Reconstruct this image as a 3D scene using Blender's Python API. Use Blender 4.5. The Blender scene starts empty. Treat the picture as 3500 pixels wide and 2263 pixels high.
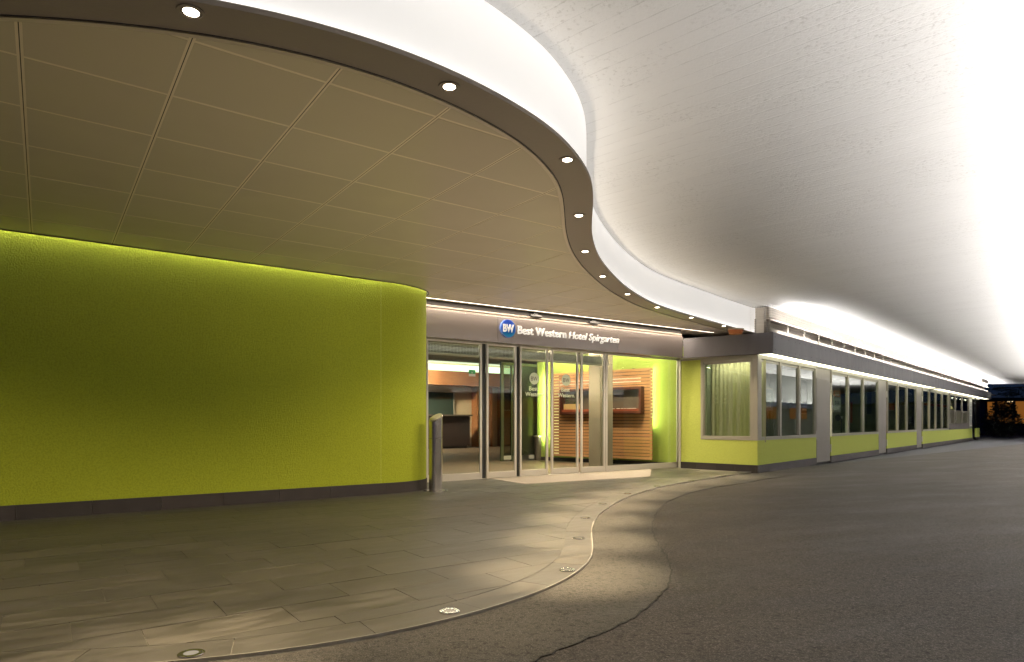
import bpy, math, random
from mathutils import Vector
random.seed(7)
R = math.radians
sc = bpy.context.scene
col = sc.collection

# ------------------------------------------------------------------ camera, world, exposure
FOC, CX, HY, EYE = 2223.0, 1750.0, 1441.0, 1.1
cd = bpy.data.cameras.new("camera"); cam = bpy.data.objects.new("camera", cd); col.objects.link(cam)
cam.location = (0, 0, EYE); cam.rotation_euler = (R(90), 0, 0)
cd.sensor_width = 36; cd.lens = FOC / 3500 * 36; cd.shift_y = (HY - 1131.5) / 3500
cd.clip_start = 0.05; cd.clip_end = 600
sc.camera = cam
w = bpy.data.worlds.new("World"); sc.world = w; w.use_nodes = True
wn = w.node_tree.nodes; wl = w.node_tree.links
bg = wn["Background"]
sky = wn.new("ShaderNodeTexSky"); sky.sky_type = 'NISHITA'; sky.sun_disc = False
sky.sun_elevation = R(9); sky.sun_rotation = R(200); sky.altitude = 0; sky.ozone_density = 6
dusk = wn.new('ShaderNodeMix'); dusk.data_type = 'RGBA'; dusk.blend_type = 'MULTIPLY'; dusk.inputs[0].default_value = 1; dusk.inputs[7].default_value = (.5, .5, 1.0, 1)
wl.new(sky.outputs[0], dusk.inputs[6]); wl.new(dusk.outputs[2], bg.inputs[0]); bg.inputs[1].default_value = 0.010
sc.view_settings.view_transform = 'Standard'; sc.view_settings.look = 'None'
sc.view_settings.exposure = 0.0; sc.view_settings.gamma = 1; sc.view_settings.use_curve_mapping = False
sc.render.engine = 'CYCLES'
sc.cycles.use_denoising = True
sc.cycles.max_bounces = 8; sc.cycles.diffuse_bounces = 4; sc.cycles.glossy_bounces = 4
sc.cycles.transparent_max_bounces = 16; sc.cycles.transmission_bounces = 4
sc.cycles.sample_clamp_indirect = 6.0; sc.cycles.caustics_reflective = False; sc.cycles.caustics_refractive = False

# light strengths
L_COVE, L_RIGHT, L_KROOF, L_SOFFIT, L_SPOT, L_WIDE, L_UP = 9.0, 76.0, 42.0, 3.4, 2200.0, 175.0, 84.0
L_WALL, L_LED, L_LOBBY = 5.6, 13.0, 420.0

# ------------------------------------------------------------------ materials
def mat(name, base=(.5, .5, .5), rough=.6, metal=0.0, spec=.5):
    m = bpy.data.materials.new(name); m.use_nodes = True
    b = m.node_tree.nodes["Principled BSDF"]
    b.inputs["Base Color"].default_value = (*base, 1); b.inputs["Roughness"].default_value = rough
    b.inputs["Metallic"].default_value = metal; b.inputs["Specular IOR Level"].default_value = spec
    return m
def nodes(m): return m.node_tree.nodes, m.node_tree.links, m.node_tree.nodes["Principled BSDF"]
def coords(m, scale=(1, 1, 1), rot=0.0):
    n, l, b = nodes(m)
    g = n.new("ShaderNodeNewGeometry"); mp = n.new("ShaderNodeMapping"); mp.vector_type = 'POINT'
    v = n.new("ShaderNodeVectorRotate"); v.rotation_type = 'Z_AXIS'; v.inputs["Angle"].default_value = rot
    l.new(g.outputs["Position"], v.inputs["Vector"]); l.new(v.outputs[0], mp.inputs[0])
    mp.inputs["Scale"].default_value = scale
    return mp.outputs[0]
def noise(m, vec, scale, detail=4, rough=.55):
    n, l, b = nodes(m); t = n.new("ShaderNodeTexNoise"); t.inputs["Scale"].default_value = scale
    t.inputs["Detail"].default_value = detail; t.inputs["Roughness"].default_value = rough
    l.new(vec, t.inputs["Vector"]); return t.outputs["Fac"]
def ramp(m, fac, stops):
    n, l, b = nodes(m); r = n.new("ShaderNodeValToRGB"); l.new(fac, r.inputs[0])
    e = r.color_ramp.elements
    while len(e) < len(stops): e.new(.5)
    for i, (p, c) in enumerate(stops): e[i].position = p; e[i].color = (*c, 1) if len(c) == 3 else c
    return r.outputs[0]
def mixc(m, fac, a, b_, mode='MIX'):
    n, l, b = nodes(m); x = n.new("ShaderNodeMix"); x.data_type = 'RGBA'; x.blend_type = mode
    if hasattr(fac, 'links'): l.new(fac, x.inputs[0])
    else: x.inputs[0].default_value = fac
    for s, q in ((6, a), (7, b_)):
        if hasattr(q, 'links'): l.new(q, x.inputs[s])
        else: x.inputs[s].default_value = (*q, 1)
    return x.outputs[2]
def mth(m, op, a, b_=0.0, clamp=False):
    n, l, b = nodes(m); x = n.new("ShaderNodeMath"); x.operation = op; x.use_clamp = clamp
    for s, q in ((0, a), (1, b_)):
        if hasattr(q, 'links'): l.new(q, x.inputs[s])
        else: x.inputs[s].default_value = q
    return x.outputs[0]
def bump(m, h, strength=.3, dist=.01, prev=None):
    n, l, b = nodes(m); x = n.new("ShaderNodeBump"); x.inputs["Strength"].default_value = strength
    x.inputs["Distance"].default_value = dist; l.new(h, x.inputs["Height"])
    if prev: l.new(prev, x.inputs["Normal"])
    l.new(x.outputs[0], b.inputs["Normal"]); return x.outputs[0]
def setc(m, c): m.node_tree.links.new(c, m.node_tree.nodes["Principled BSDF"].inputs["Base Color"])
def setr(m, c): m.node_tree.links.new(c, m.node_tree.nodes["Principled BSDF"].inputs["Roughness"])
def objrand(m):
    n, l, b = nodes(m); return n.new("ShaderNodeObjectInfo").outputs["Random"]
def emis(name, c, s):
    m = bpy.data.materials.new(name); m.use_nodes = True; n = m.node_tree.nodes; n.clear()
    e = n.new("ShaderNodeEmission"); o = n.new("ShaderNodeOutputMaterial")
    e.inputs[0].default_value = (*c, 1); e.inputs[1].default_value = s
    m.node_tree.links.new(e.outputs[0], o.inputs[0]); return m
def glass(name, tint=(.9, .95, .92), ior=1.5, boost=1.0):
    m = bpy.data.materials.new(name); m.use_nodes = True; n = m.node_tree.nodes; l = m.node_tree.links; n.clear()
    o = n.new("ShaderNodeOutputMaterial"); t = n.new("ShaderNodeBsdfTransparent"); g = n.new("ShaderNodeBsdfGlossy")
    f = n.new("ShaderNodeLayerWeight"); mx = n.new("ShaderNodeMixShader"); mu = n.new("ShaderNodeMath"); mu.operation = 'MULTIPLY_ADD'; pw = n.new("ShaderNodeMath"); pw.operation = 'POWER'
    geo = n.new("ShaderNodeNewGeometry"); wv = n.new("ShaderNodeTexNoise"); wv.inputs["Scale"].default_value = .9
    bp = n.new("ShaderNodeBump"); bp.inputs["Strength"].default_value = .12; bp.inputs["Distance"].default_value = .02
    l.new(geo.outputs["Position"], wv.inputs["Vector"]); l.new(wv.outputs["Fac"], bp.inputs["Height"]); l.new(bp.outputs[0], g.inputs["Normal"])
    t.inputs[0].default_value = (*tint, 1); g.inputs["Roughness"].default_value = .0; g.inputs[0].default_value = (1, 1, 1, 1)
    f.inputs[0].default_value = .5; pw.inputs[1].default_value = 5; mu.inputs[1].default_value = .9; mu.inputs[2].default_value = .04 * boost; mu.use_clamp = True
    l.new(f.outputs["Facing"], pw.inputs[0]); l.new(pw.outputs[0], mu.inputs[0]); l.new(mu.outputs[0], mx.inputs[0]); l.new(t.outputs[0], mx.inputs[1]); l.new(g.outputs[0], mx.inputs[2])
    l.new(mx.outputs[0], o.inputs[0]); return m

UA = math.atan2(.5847412, .8112199)       # direction of the hotel front
KA = math.atan2(.7443, .6679)             # direction of the shop row
def plaster(name, c1, c2):
    m = mat(name, c1, .85, 0, .3); p = coords(m)
    a = noise(m, p, 55, 3, .6); b = noise(m, p, 1.3, 4); s = noise(m, p, 140, 2)
    cc = mixc(m, b, c1, c2); cc = mixc(m, mth(m, 'MULTIPLY', ramp(m, a, [(.35, (1, 1, 1)), (.6, (0, 0, 0))]), .32), cc, tuple(x * .45 for x in c1))
    setc(m, cc); bump(m, mth(m, 'ADD', a, mth(m, 'MULTIPLY', s, .6)), .75, .012); return m
M = {}
M['green'] = plaster('green_plaster', (.33, .395, .022), (.37, .425, .03))
M['green2'] = plaster('lime_plaster', (.50, .56, .11), (.52, .57, .13))
m = M['tile'] = mat('anthracite_tile', (.06, .055, .05), .42, 0, .5)
p = coords(m, (1.6, 7, 1), -UA); p0 = coords(m)
a = noise(m, p, 1.6, 6, .65); f = noise(m, p0, 160, 2); r_ = objrand(m)
cc = mixc(m, ramp(m, a, [(.33, (0,) * 3), (.66, (1,) * 3)]), (.020, .018, .014), (.082, .073, .059)); cc = mixc(m, mth(m, 'MULTIPLY', r_, .65), cc, (.022, .021, .019))
cc = mixc(m, mth(m, 'MULTIPLY', f, .30), cc, (.10, .092, .075)); setc(m, cc)
setr(m, ramp(m, a, [(.3, (.38,) * 3), (.7, (.55,) * 3)])); bump(m, mth(m, 'ADD', f, a), .25, .004)
m = M['plinth'] = mat('plinth_stone', (.05, .045, .045), .55, 0, .2)
p0 = coords(m); a = noise(m, p0, 5, 5); r_ = objrand(m)
cc = mixc(m, a, (.022, .020, .021), (.050, .044, .043)); cc = mixc(m, mth(m, 'MULTIPLY', r_, .4), cc, (.06, .048, .045)); setc(m, cc); bump(m, noise(m, p0, 90, 2), .2, .003)
M['grout'] = mat('grout', (.17, .155, .125), .9)
def asphalt(name, c1, c2, k=1.0):
    m = mat(name, c1, .8, 0, .14); p0 = coords(m); ps = coords(m, (1, 3.5, 1), -UA + .25)
    f = noise(m, p0, 130, 3, .7); f2 = noise(m, p0, 38, 4, .7); b = noise(m, ps, .55, 5, .6); st = noise(m, ps, 4.5, 3, .5); bb = noise(m, p0, .35, 4, .6)
    cc = mixc(m, ramp(m, b, [(.3, (0,) * 3), (.72, (1,) * 3)]), c1, c2)
    cc = mixc(m, mth(m, 'MULTIPLY', ramp(m, bb, [(.42, (0,) * 3), (.62, (1,) * 3)]), .35), cc, tuple(x * 1.3 for x in c2))
    cc = mixc(m, ramp(m, f, [(.52, (0,) * 3), (.68, (.85,) * 3)]), cc, (.17, .155, .135))
    cc = mixc(m, ramp(m, f2, [(.33, (.85,) * 3), (.49, (0,) * 3)]), cc, (.012, .011, .010))
    cc = mixc(m, ramp(m, st, [(.24, (.6,) * 3), (.36, (0,) * 3)]), cc, (.02, .018, .016))
    vo = m.node_tree.nodes.new("ShaderNodeTexVoronoi"); vo.inputs["Scale"].default_value = 2.1; m.node_tree.links.new(coords(m, (1, 2.2, 1), -UA + .3), vo.inputs["Vector"])
    cc = mixc(m, ramp(m, vo.outputs["Distance"], [(.015, (.7,) * 3), (.05, (0,) * 3)]), cc, (.012, .011, .010))
    setc(m, cc); setr(m, ramp(m, b, [(.3, (.55,) * 3), (.7, (.85,) * 3)])); bump(m, mth(m, 'ADD', f, mth(m, 'MULTIPLY', f2, 1.3)), .8, .012); return m
M['asphalt'] = asphalt('asphalt', (.022, .0185, .015), (.056, .048, .040))
M['asphalt2'] = asphalt('smooth_asphalt', (.040, .037, .030), (.056, .051, .042))
M['crackm'] = mat('crack_dirt', (.02, .018, .014), .95)
m = M['concrete'] = mat('white_painted_board_concrete', (.62, .60, .575), .8, 0, .25)
p0 = coords(m); pr = coords(m, (1, 1, 1), -(KA - math.pi / 2))
sx = m.node_tree.nodes.new("ShaderNodeSeparateXYZ"); m.node_tree.links.new(pr, sx.inputs[0])
wob = noise(m, pr, 1.5, 2)
yy = mth(m, 'ADD', mth(m, 'MULTIPLY', sx.outputs[1], 6.4), mth(m, 'MULTIPLY', wob, .12))
fr = mth(m, 'FRACT', yy); seam = ramp(m, mth(m, 'ABSOLUTE', mth(m, 'SUBTRACT', fr, .5)), [(.455, (0,) * 3), (.49, (1,) * 3)])
fl = mth(m, 'FLOOR', yy)
cmb = m.node_tree.nodes.new("ShaderNodeCombineXYZ"); m.node_tree.links.new(fl, cmb.inputs[1])
m.node_tree.links.new(mth(m, 'MULTIPLY', sx.outputs[0], .12), cmb.inputs[0])
bn = noise(m, cmb.outputs[0], 1.7, 2)
lv = noise(m, coords(m, (1.2, 6, 1), -(KA - math.pi / 2)), 1.1, 5, .6)
pit = noise(m, p0, 26, 3, .75); gr = noise(m, p0, 90, 2); msk = noise(m, p0, 1.6, 3)
cc = mixc(m, bn, (.77, .76, .745), (.84, .83, .815)); cc = mixc(m, mth(m, 'MULTIPLY', lv, .25), cc, (.90, .88, .86))
cc = mixc(m, mth(m, 'MULTIPLY', mth(m, 'MULTIPLY', seam, ramp(m, noise(m, pr, 7, 3), [(.45, (0,) * 3), (.6, (1,) * 3)])), .34), cc, (.44, .42, .39))
pm = mth(m, 'MULTIPLY', ramp(m, pit, [(.34, (1,) * 3), (.44, (0,) * 3)]), ramp(m, msk, [(.46, (0,) * 3), (.60, (1,) * 3)]))
cc = mixc(m, mth(m, 'MULTIPLY', pm, .42), cc, (.46, .44, .41)); setc(m, cc)
hh = mth(m, 'ADD', mth(m, 'MULTIPLY', bn, .35), mth(m, 'MULTIPLY', gr, .25)); hh = mth(m, 'SUBTRACT', hh, mth(m, 'MULTIPLY', seam, .5)); hh = mth(m, 'ADD', hh, mth(m, 'MULTIPLY', mth(m, 'MULTIPLY', pit, msk), 2.2))
bump(m, hh, .55, .012)
m = M['cream'] = mat('cream_painted_concrete', (.72, .66, .57), .8)
setc(m, mixc(m, noise(m, coords(m, (1, 1, 9)), 3, 5), (.60, .53, .44), (.84, .78, .70))); bump(m, noise(m, coords(m, (1, 1, 14)), 4, 4), .3, .01)
M['whitefascia'] = mat('white_fascia_paint', (.85, .83, .81), .6, 0, .3)
M['glowfascia'] = mat('glowing_white_fascia', (.80, .78, .76), .6, 0, .2); q_ = M['glowfascia'].node_tree.nodes['Principled BSDF']; q_.inputs['Emission Color'].default_value = (1, .975, .945, 1); q_.inputs['Emission Strength'].default_value = .50  # even white glow put into the material, no lamp behind the fascia
m = M['ceilpanel'] = mat('taupe_metal_panel', (.30, .255, .20), .36, 0.0, .6)
setc(m, mixc(m, mth(m, 'MULTIPLY', objrand(m), .5), (.37, .315, .225), (.40, .345, .25)))
setr(m, ramp(m, noise(m, coords(m), 1.1, 3), [(.3, (.30,) * 3), (.7, (.42,) * 3)])); bump(m, noise(m, coords(m), 1.2, 2), .12, .02)
m = M['soffit'] = mat('brown_soffit_metal', (.215, .180, .150), .42, .3)
bump(m, noise(m, coords(m), 34, 4, .7), .22, .006)
M['trim'] = mat('bronze_trim', (.52, .45, .37), .3, .45)
M['channel'] = mat('ceiling_channel', (.62, .54, .39), .5, .2)
M['dark'] = mat('dark_gap', (.015, .013, .012), .8)
m = M['alu'] = mat('brushed_aluminium', (.64, .61, .57), .38, .35)
bump(m, noise(m, coords(m, (60, 60, 1)), 2, 2), .05, .003)
m = M['alugreen'] = mat('painted_window_frame', (.50, .475, .43), .45, .15)
setc(m, mixc(m, noise(m, coords(m), 4, 4), (.30, .28, .235), (.35, .33, .28)))
m = M['fascia'] = mat('satin_grey_fascia', (.24, .21, .20), .24, .35)
bump(m, noise(m, coords(m, (1, 1, 2.4)), 1.2, 2), .35, .03)
m = M['dfascia'] = mat('dark_slate_fascia', (.115, .108, .118), .45, .1, .4)
a = noise(m, coords(m, (2, 2, .5)), 2.2, 5); setc(m, mixc(m, a, (.10, .094, .104), (.175, .165, .18))); setr(m, ramp(m, a, [(.3, (.40,) * 3), (.7, (.58,) * 3)]))
m = M['steel'] = mat('stainless_steel', (.60, .58, .56), .22, 1.0)
bump(m, noise(m, coords(m, (1, 1, 90)), 3, 2), .08, .002)
m = M['door'] = mat('grey_metal_door', (.36, .33, .30), .5, .15)
setc(m, mixc(m, noise(m, coords(m), 2.2, 5), (.22, .20, .18), (.27, .245, .22)))
M['rubber'] = mat('black_rubber', (.02, .02, .02), .6)
m = M['wood'] = mat('warm_slat_wood', (.42, .20, .09), .5)
a = noise(m, coords(m, (1.5, 1.5, 30)), 3, 5, .6); cc = mixc(m, a, (.30, .125, .045), (.50, .25, .105)); cc = mixc(m, mth(m, 'MULTIPLY', objrand(m), .45), cc, (.52, .30, .15)); setc(m, cc); bump(m, a, .15, .003)
m = M['woodwall'] = mat('orange_wood_veneer', (.36, .15, .06), .45)
a = noise(m, coords(m, (1.2, 1.2, 9)), 2.5, 5, .6); setc(m, mixc(m, a, (.30, .12, .05), (.47, .22, .10)))
m = M['woodfloor'] = mat('lobby_floor_wood', (.10, .07, .05), .45)
a = noise(m, coords(m, (1, 8, 1), -UA), 2.2, 5, .6); setc(m, mixc(m, a, (.075, .052, .038), (.165, .12, .085)))
m = M['matstone'] = mat('pale_entrance_mat', (.42, .36, .31), .9)
setc(m, mixc(m, noise(m, coords(m), 70, 2, .8), (.18, .15, .13), (.46, .40, .35))); bump(m, noise(m, coords(m), 90, 2), .5, .005)
M['lobbygreen'] = plaster('lobby_green', (.30, .37, .07), (.33, .40, .08))
M['lobbycream'] = mat('lobby_cream', (.62, .50, .36), .6)
M['lobbydark'] = mat('lobby_dark_panel', (.10, .08, .065), .45)
M['greyreturn'] = mat('grey_brown_panel', (.16, .14, .115), .45)
m = M['column'] = mat('fair_faced_column', (.30, .265, .215), .7); setc(m, mixc(m, noise(m, coords(m), 3, 5), (.15, .13, .10), (.21, .18, .14)))
M['redframe'] = mat('mahogany_frame', (.075, .02, .012), .4)
M['blackglass'] = mat('dark_display', (.012, .012, .012), .08)
M['desk'] = mat('dark_brown_desk', (.045, .03, .03), .4)
M['lobbyceil'] = mat('lobby_ceiling_paint', (.42, .42, .34), .7)
M['white'] = mat('white_lettering', (.85, .84, .82), .5)
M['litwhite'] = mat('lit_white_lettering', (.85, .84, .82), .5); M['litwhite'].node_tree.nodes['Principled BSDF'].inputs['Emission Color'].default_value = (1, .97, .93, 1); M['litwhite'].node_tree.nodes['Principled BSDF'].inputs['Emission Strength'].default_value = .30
M['frost'] = mat('frosted_film', (.60, .66, .50), .6)
M['cutout'] = mat('cutout_letters', (.09, .085, .05), .4)
m = M['blue'] = mat('blue_emblem', (.02, .08, .5), .5, 0, .15)
sx = m.node_tree.nodes.new("ShaderNodeSeparateXYZ"); m.node_tree.links.new(coords(m), sx.inputs[0])
setc(m, ramp(m, mth(m, 'MULTIPLY', mth(m, 'SUBTRACT', sx.outputs[2], 2.66), 2.8), [(.0, (.02, .38, .78)), (.35, (.015, .12, .55)), (1, (.02, .05, .42))]))
M['bluerim'] = mat('emblem_rim', (.12, .22, .6), .4)
M['glass'] = glass('door_glass', (.90, .94, .89), 1.45, .9)
M['kglass'] = glass('shop_glass', (.84, .89, .84), 1.5, 2.0)
M['wire'] = mat('net_cord', (.10, .085, .07), .8)
M['rail'] = mat('cream_rail', (.44, .40, .34), .6)
M['orange'] = mat('orange_panel', (.55, .16, .03), .6)
M['postergrey'] = mat('poster_grey', (.22, .24, .25), .4)
M['posterpale'] = mat('poster_pale', (.55, .57, .52), .5)
M['postertext'] = mat('poster_print', (.04, .05, .06), .5)
M['teal'] = mat('dark_teal_panel', (.03, .055, .05), .5)
M['kinside'] = mat('shop_inside_wall', (.30, .33, .23), .8)
m = M['curtain'] = mat('olive_curtain', (.42, .40, .24), .9)
M['soil'] = mat('brown_planter_box', (.45, .30, .13), .7)
m = M['leaf'] = mat('leaf_green', (.06, .10, .025), .6); setc(m, mixc(m, objrand(m), (.04, .08, .02), (.10, .15, .03)))
M['leafdark'] = mat('night_foliage', (.035, .045, .03), .8)
M['bark'] = mat('dark_bark', (.04, .03, .025), .9)
M['navy'] = mat('dark_building_wall', (.05, .06, .11), .8)
M['orangelamp'] = mat('orange_lamp_glass', (.45, .15, .05), .35)
M['night'] = mat('night_ground', (.05, .05, .06), .9)
WARM = (1.0, .79, .51); WH = (1.0, .965, .935)
E_SPOT = emis('downlight_glow', (1.0, .86, .64), 14)
E_LED = emis('led_strip', (1.0, .86, .70), 8.0)
E_COVE = emis('cove_led', (1.0, .98, .96), L_COVE)
E_SOFF = emis('soffit_led', (1.0, .96, .70), L_SOFFIT)
E_FLOOR = emis('floor_lamp_glow', (1.0, .85, .60), .45)
E_WIN = emis('lit_orange_window', (1.0, .36, .06), .20)
E_TUBE = emis('lit_tube', (1.0, .72, .38), 2.0)
E_SMALL = emis('small_spot', (1.0, .9, .75), 6)
E_GLOW = emis('lobby_cove', (.86, 1.0, .72), 2.2)
E_SLIT = emis('slat_backlight', (1.0, .93, .45), 1.5)

# ------------------------------------------------------------------ builders
def tag(o, label=None, cat=None, group=None, kind=None):
    if label: o['label'] = label
    if cat: o['category'] = cat
    if group: o['group'] = group
    if kind: o['kind'] = kind
    return o
WL = {}
def thing(name, label, cat, loc=(0, 0, 0), group=None, parent=None):
    o = bpy.data.objects.new(name, None); col.objects.link(o); o.location = loc; o.empty_display_size = .2
    WL[o] = Vector(loc); return tag(o, label, cat, group)
class MB:
    def __init__(s): s.v = []; s.f = []; s.mi = []
    def add(s, vs, fs, mi=0):
        k = len(s.v); s.v += [tuple(x) for x in vs]; s.f += [tuple(i + k for i in f) for f in fs]; s.mi += [mi] * len(fs)
    def box(s, o, e, n, t0, t1, n0, n1, z0, z1, mi=0):
        P = []
        for z in (z0, z1):
            for t, q in ((t0, n0), (t1, n0), (t1, n1), (t0, n1)):
                P.append((o[0] + e[0] * t + n[0] * q, o[1] + e[1] * t + n[1] * q, z))
        s.add(P, [(0, 3, 2, 1), (4, 5, 6, 7), (0, 1, 5, 4), (1, 2, 6, 5), (2, 3, 7, 6), (3, 0, 4, 7)], mi)
    def prism(s, poly, z0, z1, mi=0):
        n = len(poly); vs = [(p[0], p[1], z0) for p in poly] + [(p[0], p[1], z1) for p in poly]
        s.add(vs, [tuple(range(n))[::-1], tuple(range(n, 2 * n))] + [(i, (i + 1) % n, n + (i + 1) % n, n + i) for i in range(n)], mi)
    def cyl(s, c, r, z0, z1, seg=32, mi=0, r2=None, top=None):
        r2 = r if r2 is None else r2; vs = []
        for k, (z, rr) in enumerate(((z0, r), (z1, r2))):
            for i in range(seg):
                a = 2 * math.pi * i / seg; x, y = rr * math.cos(a), rr * math.sin(a)
                vs.append((c[0] + x, c[1] + y, z + (top(x, y) if (k and top) else 0)))
        s.add(vs, [tuple(range(seg))[::-1], tuple(range(seg, 2 * seg))] + [(i, (i + 1) % seg, seg + (i + 1) % seg, seg + i) for i in range(seg)], mi)
    def ring(s, c, r0, r1, z0, z1, seg=36, mi=0):
        vs = []
        for z in (z0, z1):
            for r in (r0, r1):
                for i in range(seg):
                    a = 2 * math.pi * i / seg; vs.append((c[0] + r * math.cos(a), c[1] + r * math.sin(a), z))
        f = []
        for i in range(seg):
            j = (i + 1) % seg
            A, B, Cc, D = i, seg + i, 2 * seg + i, 3 * seg + i; a, b, c_, d = j, seg + j, 2 * seg + j, 3 * seg + j
            f += [(A, B, b, a), (Cc, c_, d, D), (B, D, d, b), (A, a, c_, Cc)]
        s.add(vs, f, mi)
    def tube(s, a, b, r, seg=6, mi=0, r2=None):
        a = Vector(a); b = Vector(b); d = (b - a).normalized(); q = d.orthogonal().normalized(); k = d.cross(q); r2 = r if r2 is None else r2; vs = []
        for c, rr in ((a, r), (b, r2)):
            for i in range(seg):
                t = 2 * math.pi * i / seg; vs.append(c + q * math.cos(t) * rr + k * math.sin(t) * rr)
        s.add(vs, [tuple(range(seg))[::-1], tuple(range(seg, 2 * seg))] + [(i, (i + 1) % seg, seg + (i + 1) % seg, seg + i) for i in range(seg)], mi)
    def build(s, name, mats, parent=None, smooth=False, bevel=0):
        me = bpy.data.meshes.new(name); off = WL.get(parent, Vector((0, 0, 0)))
        me.from_pydata([(x - off[0], y - off[1], z - off[2]) for x, y, z in s.v], [], s.f)
        for mm in (mats if isinstance(mats, (list, tuple)) else [mats]): me.materials.append(mm)
        if isinstance(mats, (list, tuple)): me.polygons.foreach_set('material_index', s.mi)
        if smooth: me.polygons.foreach_set('use_smooth', [True] * len(me.polygons))
        me.update()
        o = bpy.data.objects.new(name, me); col.objects.link(o); WL[o] = off.copy()
        if parent: o.parent = parent
        if smooth and hasattr(me, 'set_sharp_from_angle'): me.set_sharp_from_angle(angle=R(40))
        if bevel:
            b = o.modifiers.new('bevel', 'BEVEL'); b.width = bevel; b.segments = 2; b.limit_method = 'ANGLE'
        return o
def struct(o): o['kind'] = 'structure'; return o
def strip(mb, c1, c2, z1, z2, mi=0):        # ribbon between two plan curves
    n = len(c1); vs = [(p[0], p[1], z1) for p in c1] + [(p[0], p[1], z2) for p in c2]
    mb.add(vs, [(i, i + 1, n + i + 1, n + i) for i in range(n - 1)], mi)
def catmull(P, k=8):
    out = []
    for i in range(1, len(P) - 2):
        p0, p1, p2, p3 = [Vector(q) for q in P[i - 1:i + 3]]
        for j in range(k):
            t = j / k
            out.append(.5 * ((2 * p1) + (p2 - p0) * t + (2 * p0 - 5 * p1 + 4 * p2 - p3) * t * t + (3 * p1 - p0 - 3 * p2 + p3) * t ** 3))
    out.append(Vector(P[-2])); return out
def resample(C, step):
    out = [C[0].copy()]; acc = 0
    for a, b in zip(C[:-1], C[1:]):
        L = (b - a).length
        while acc + L >= step:
            q = (step - acc) / L; a = a.lerp(b, q); out.append(a.copy()); L = (b - a).length; acc = 0
        acc += L
    return out
def smoothc(C, n=6):
    C = [c.copy() for c in C]
    for _ in range(n): C = [C[0]] + [(C[i - 1] + 2 * C[i] + C[i + 1]) / 4 for i in range(1, len(C) - 1)] + [C[-1]]
    return C
def offset(C, d):
    out = []
    for i in range(len(C)):
        t = (C[min(i + 1, len(C) - 1)] - C[max(i - 1, 0)]).normalized(); out.append(C[i] + Vector((-t.y, t.x)) * d)
    return out
def pnt(sx, sy, z=0.0):
    d = (z - EYE) * FOC / (HY - sy); return Vector(((sx - CX) / FOC * d, d))
def at(sx, d): return Vector(((sx - CX) / FOC * d, d))
def zat(sy, d): return EYE + (HY - sy) / FOC * d
def along(o, e, sx):                          # parameter along a plan line where it meets photo column sx
    k = (sx - CX) / FOC
    return (k * o[1] - o[0]) / (e[0] - k * e[1])
def clip(poly, x0, x1, y0, y1):
    for ax, lim, sg in ((0, x0, 1), (0, x1, -1), (1, y0, 1), (1, y1, -1)):
        out = []
        for i in range(len(poly)):
            a, b = poly[i - 1], poly[i]; ia = (a[ax] - lim) * sg >= 0; ib = (b[ax] - lim) * sg >= 0
            if ia != ib:
                t = (lim - a[ax]) / (b[ax] - a[ax]); out.append((a[0] + (b[0] - a[0]) * t, a[1] + (b[1] - a[1]) * t))
            if ib: out.append(b)
        poly = out
        if not poly: return []
    cl = []
    for q in poly:
        if not cl or math.hypot(q[0] - cl[-1][0], q[1] - cl[-1][1]) > .004: cl.append(q)
    if len(cl) > 2 and math.hypot(cl[0][0] - cl[-1][0], cl[0][1] - cl[-1][1]) < .004: cl.pop()
    return cl if len(cl) > 2 else []
def area(p): return .5 * sum(p[i - 1][0] * p[i][1] - p[i][0] * p[i - 1][1] for i in range(len(p)))
U = Vector((.8112199, .5847412)); V = Vector((-.5847412, .8112199))
uv = lambda p: (p[0] * U.x + p[1] * U.y, p[0] * V.x + p[1] * V.y)
xy = lambda q: (q[0] * U.x + q[1] * V.x, q[0] * U.y + q[1] * V.y)
def area_light(name, loc, direction, sx, sy, power, color, xdir=None, spread=180):
    ld = bpy.data.lights.new(name, 'AREA'); ld.shape = 'RECTANGLE'; ld.size = sx; ld.size_y = sy; ld.energy = power; ld.color = color; ld.spread = R(spread)
    o = bpy.data.objects.new(name, ld); col.objects.link(o); o.location = loc
    z = -Vector(direction).normalized(); x = Vector(xdir or (1, 0, 0)); x = (x - z * x.dot(z)).normalized(); y = z.cross(x)
    from mathutils import Matrix
    o.rotation_euler = Matrix((x, y, z)).transposed().to_euler(); return o
def spot(name, loc, power, size, blend, color, radius=.04, target=(0, 0, -1)):
    ld = bpy.data.lights.new(name, 'SPOT'); ld.energy = power; ld.spot_size = R(size); ld.spot_blend = blend; ld.color = color; ld.shadow_soft_size = radius
    o = bpy.data.objects.new(name, ld); col.objects.link(o); o.location = loc; o.rotation_euler = Vector(target).to_track_quat('-Z', 'Y').to_euler(); return o
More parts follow.
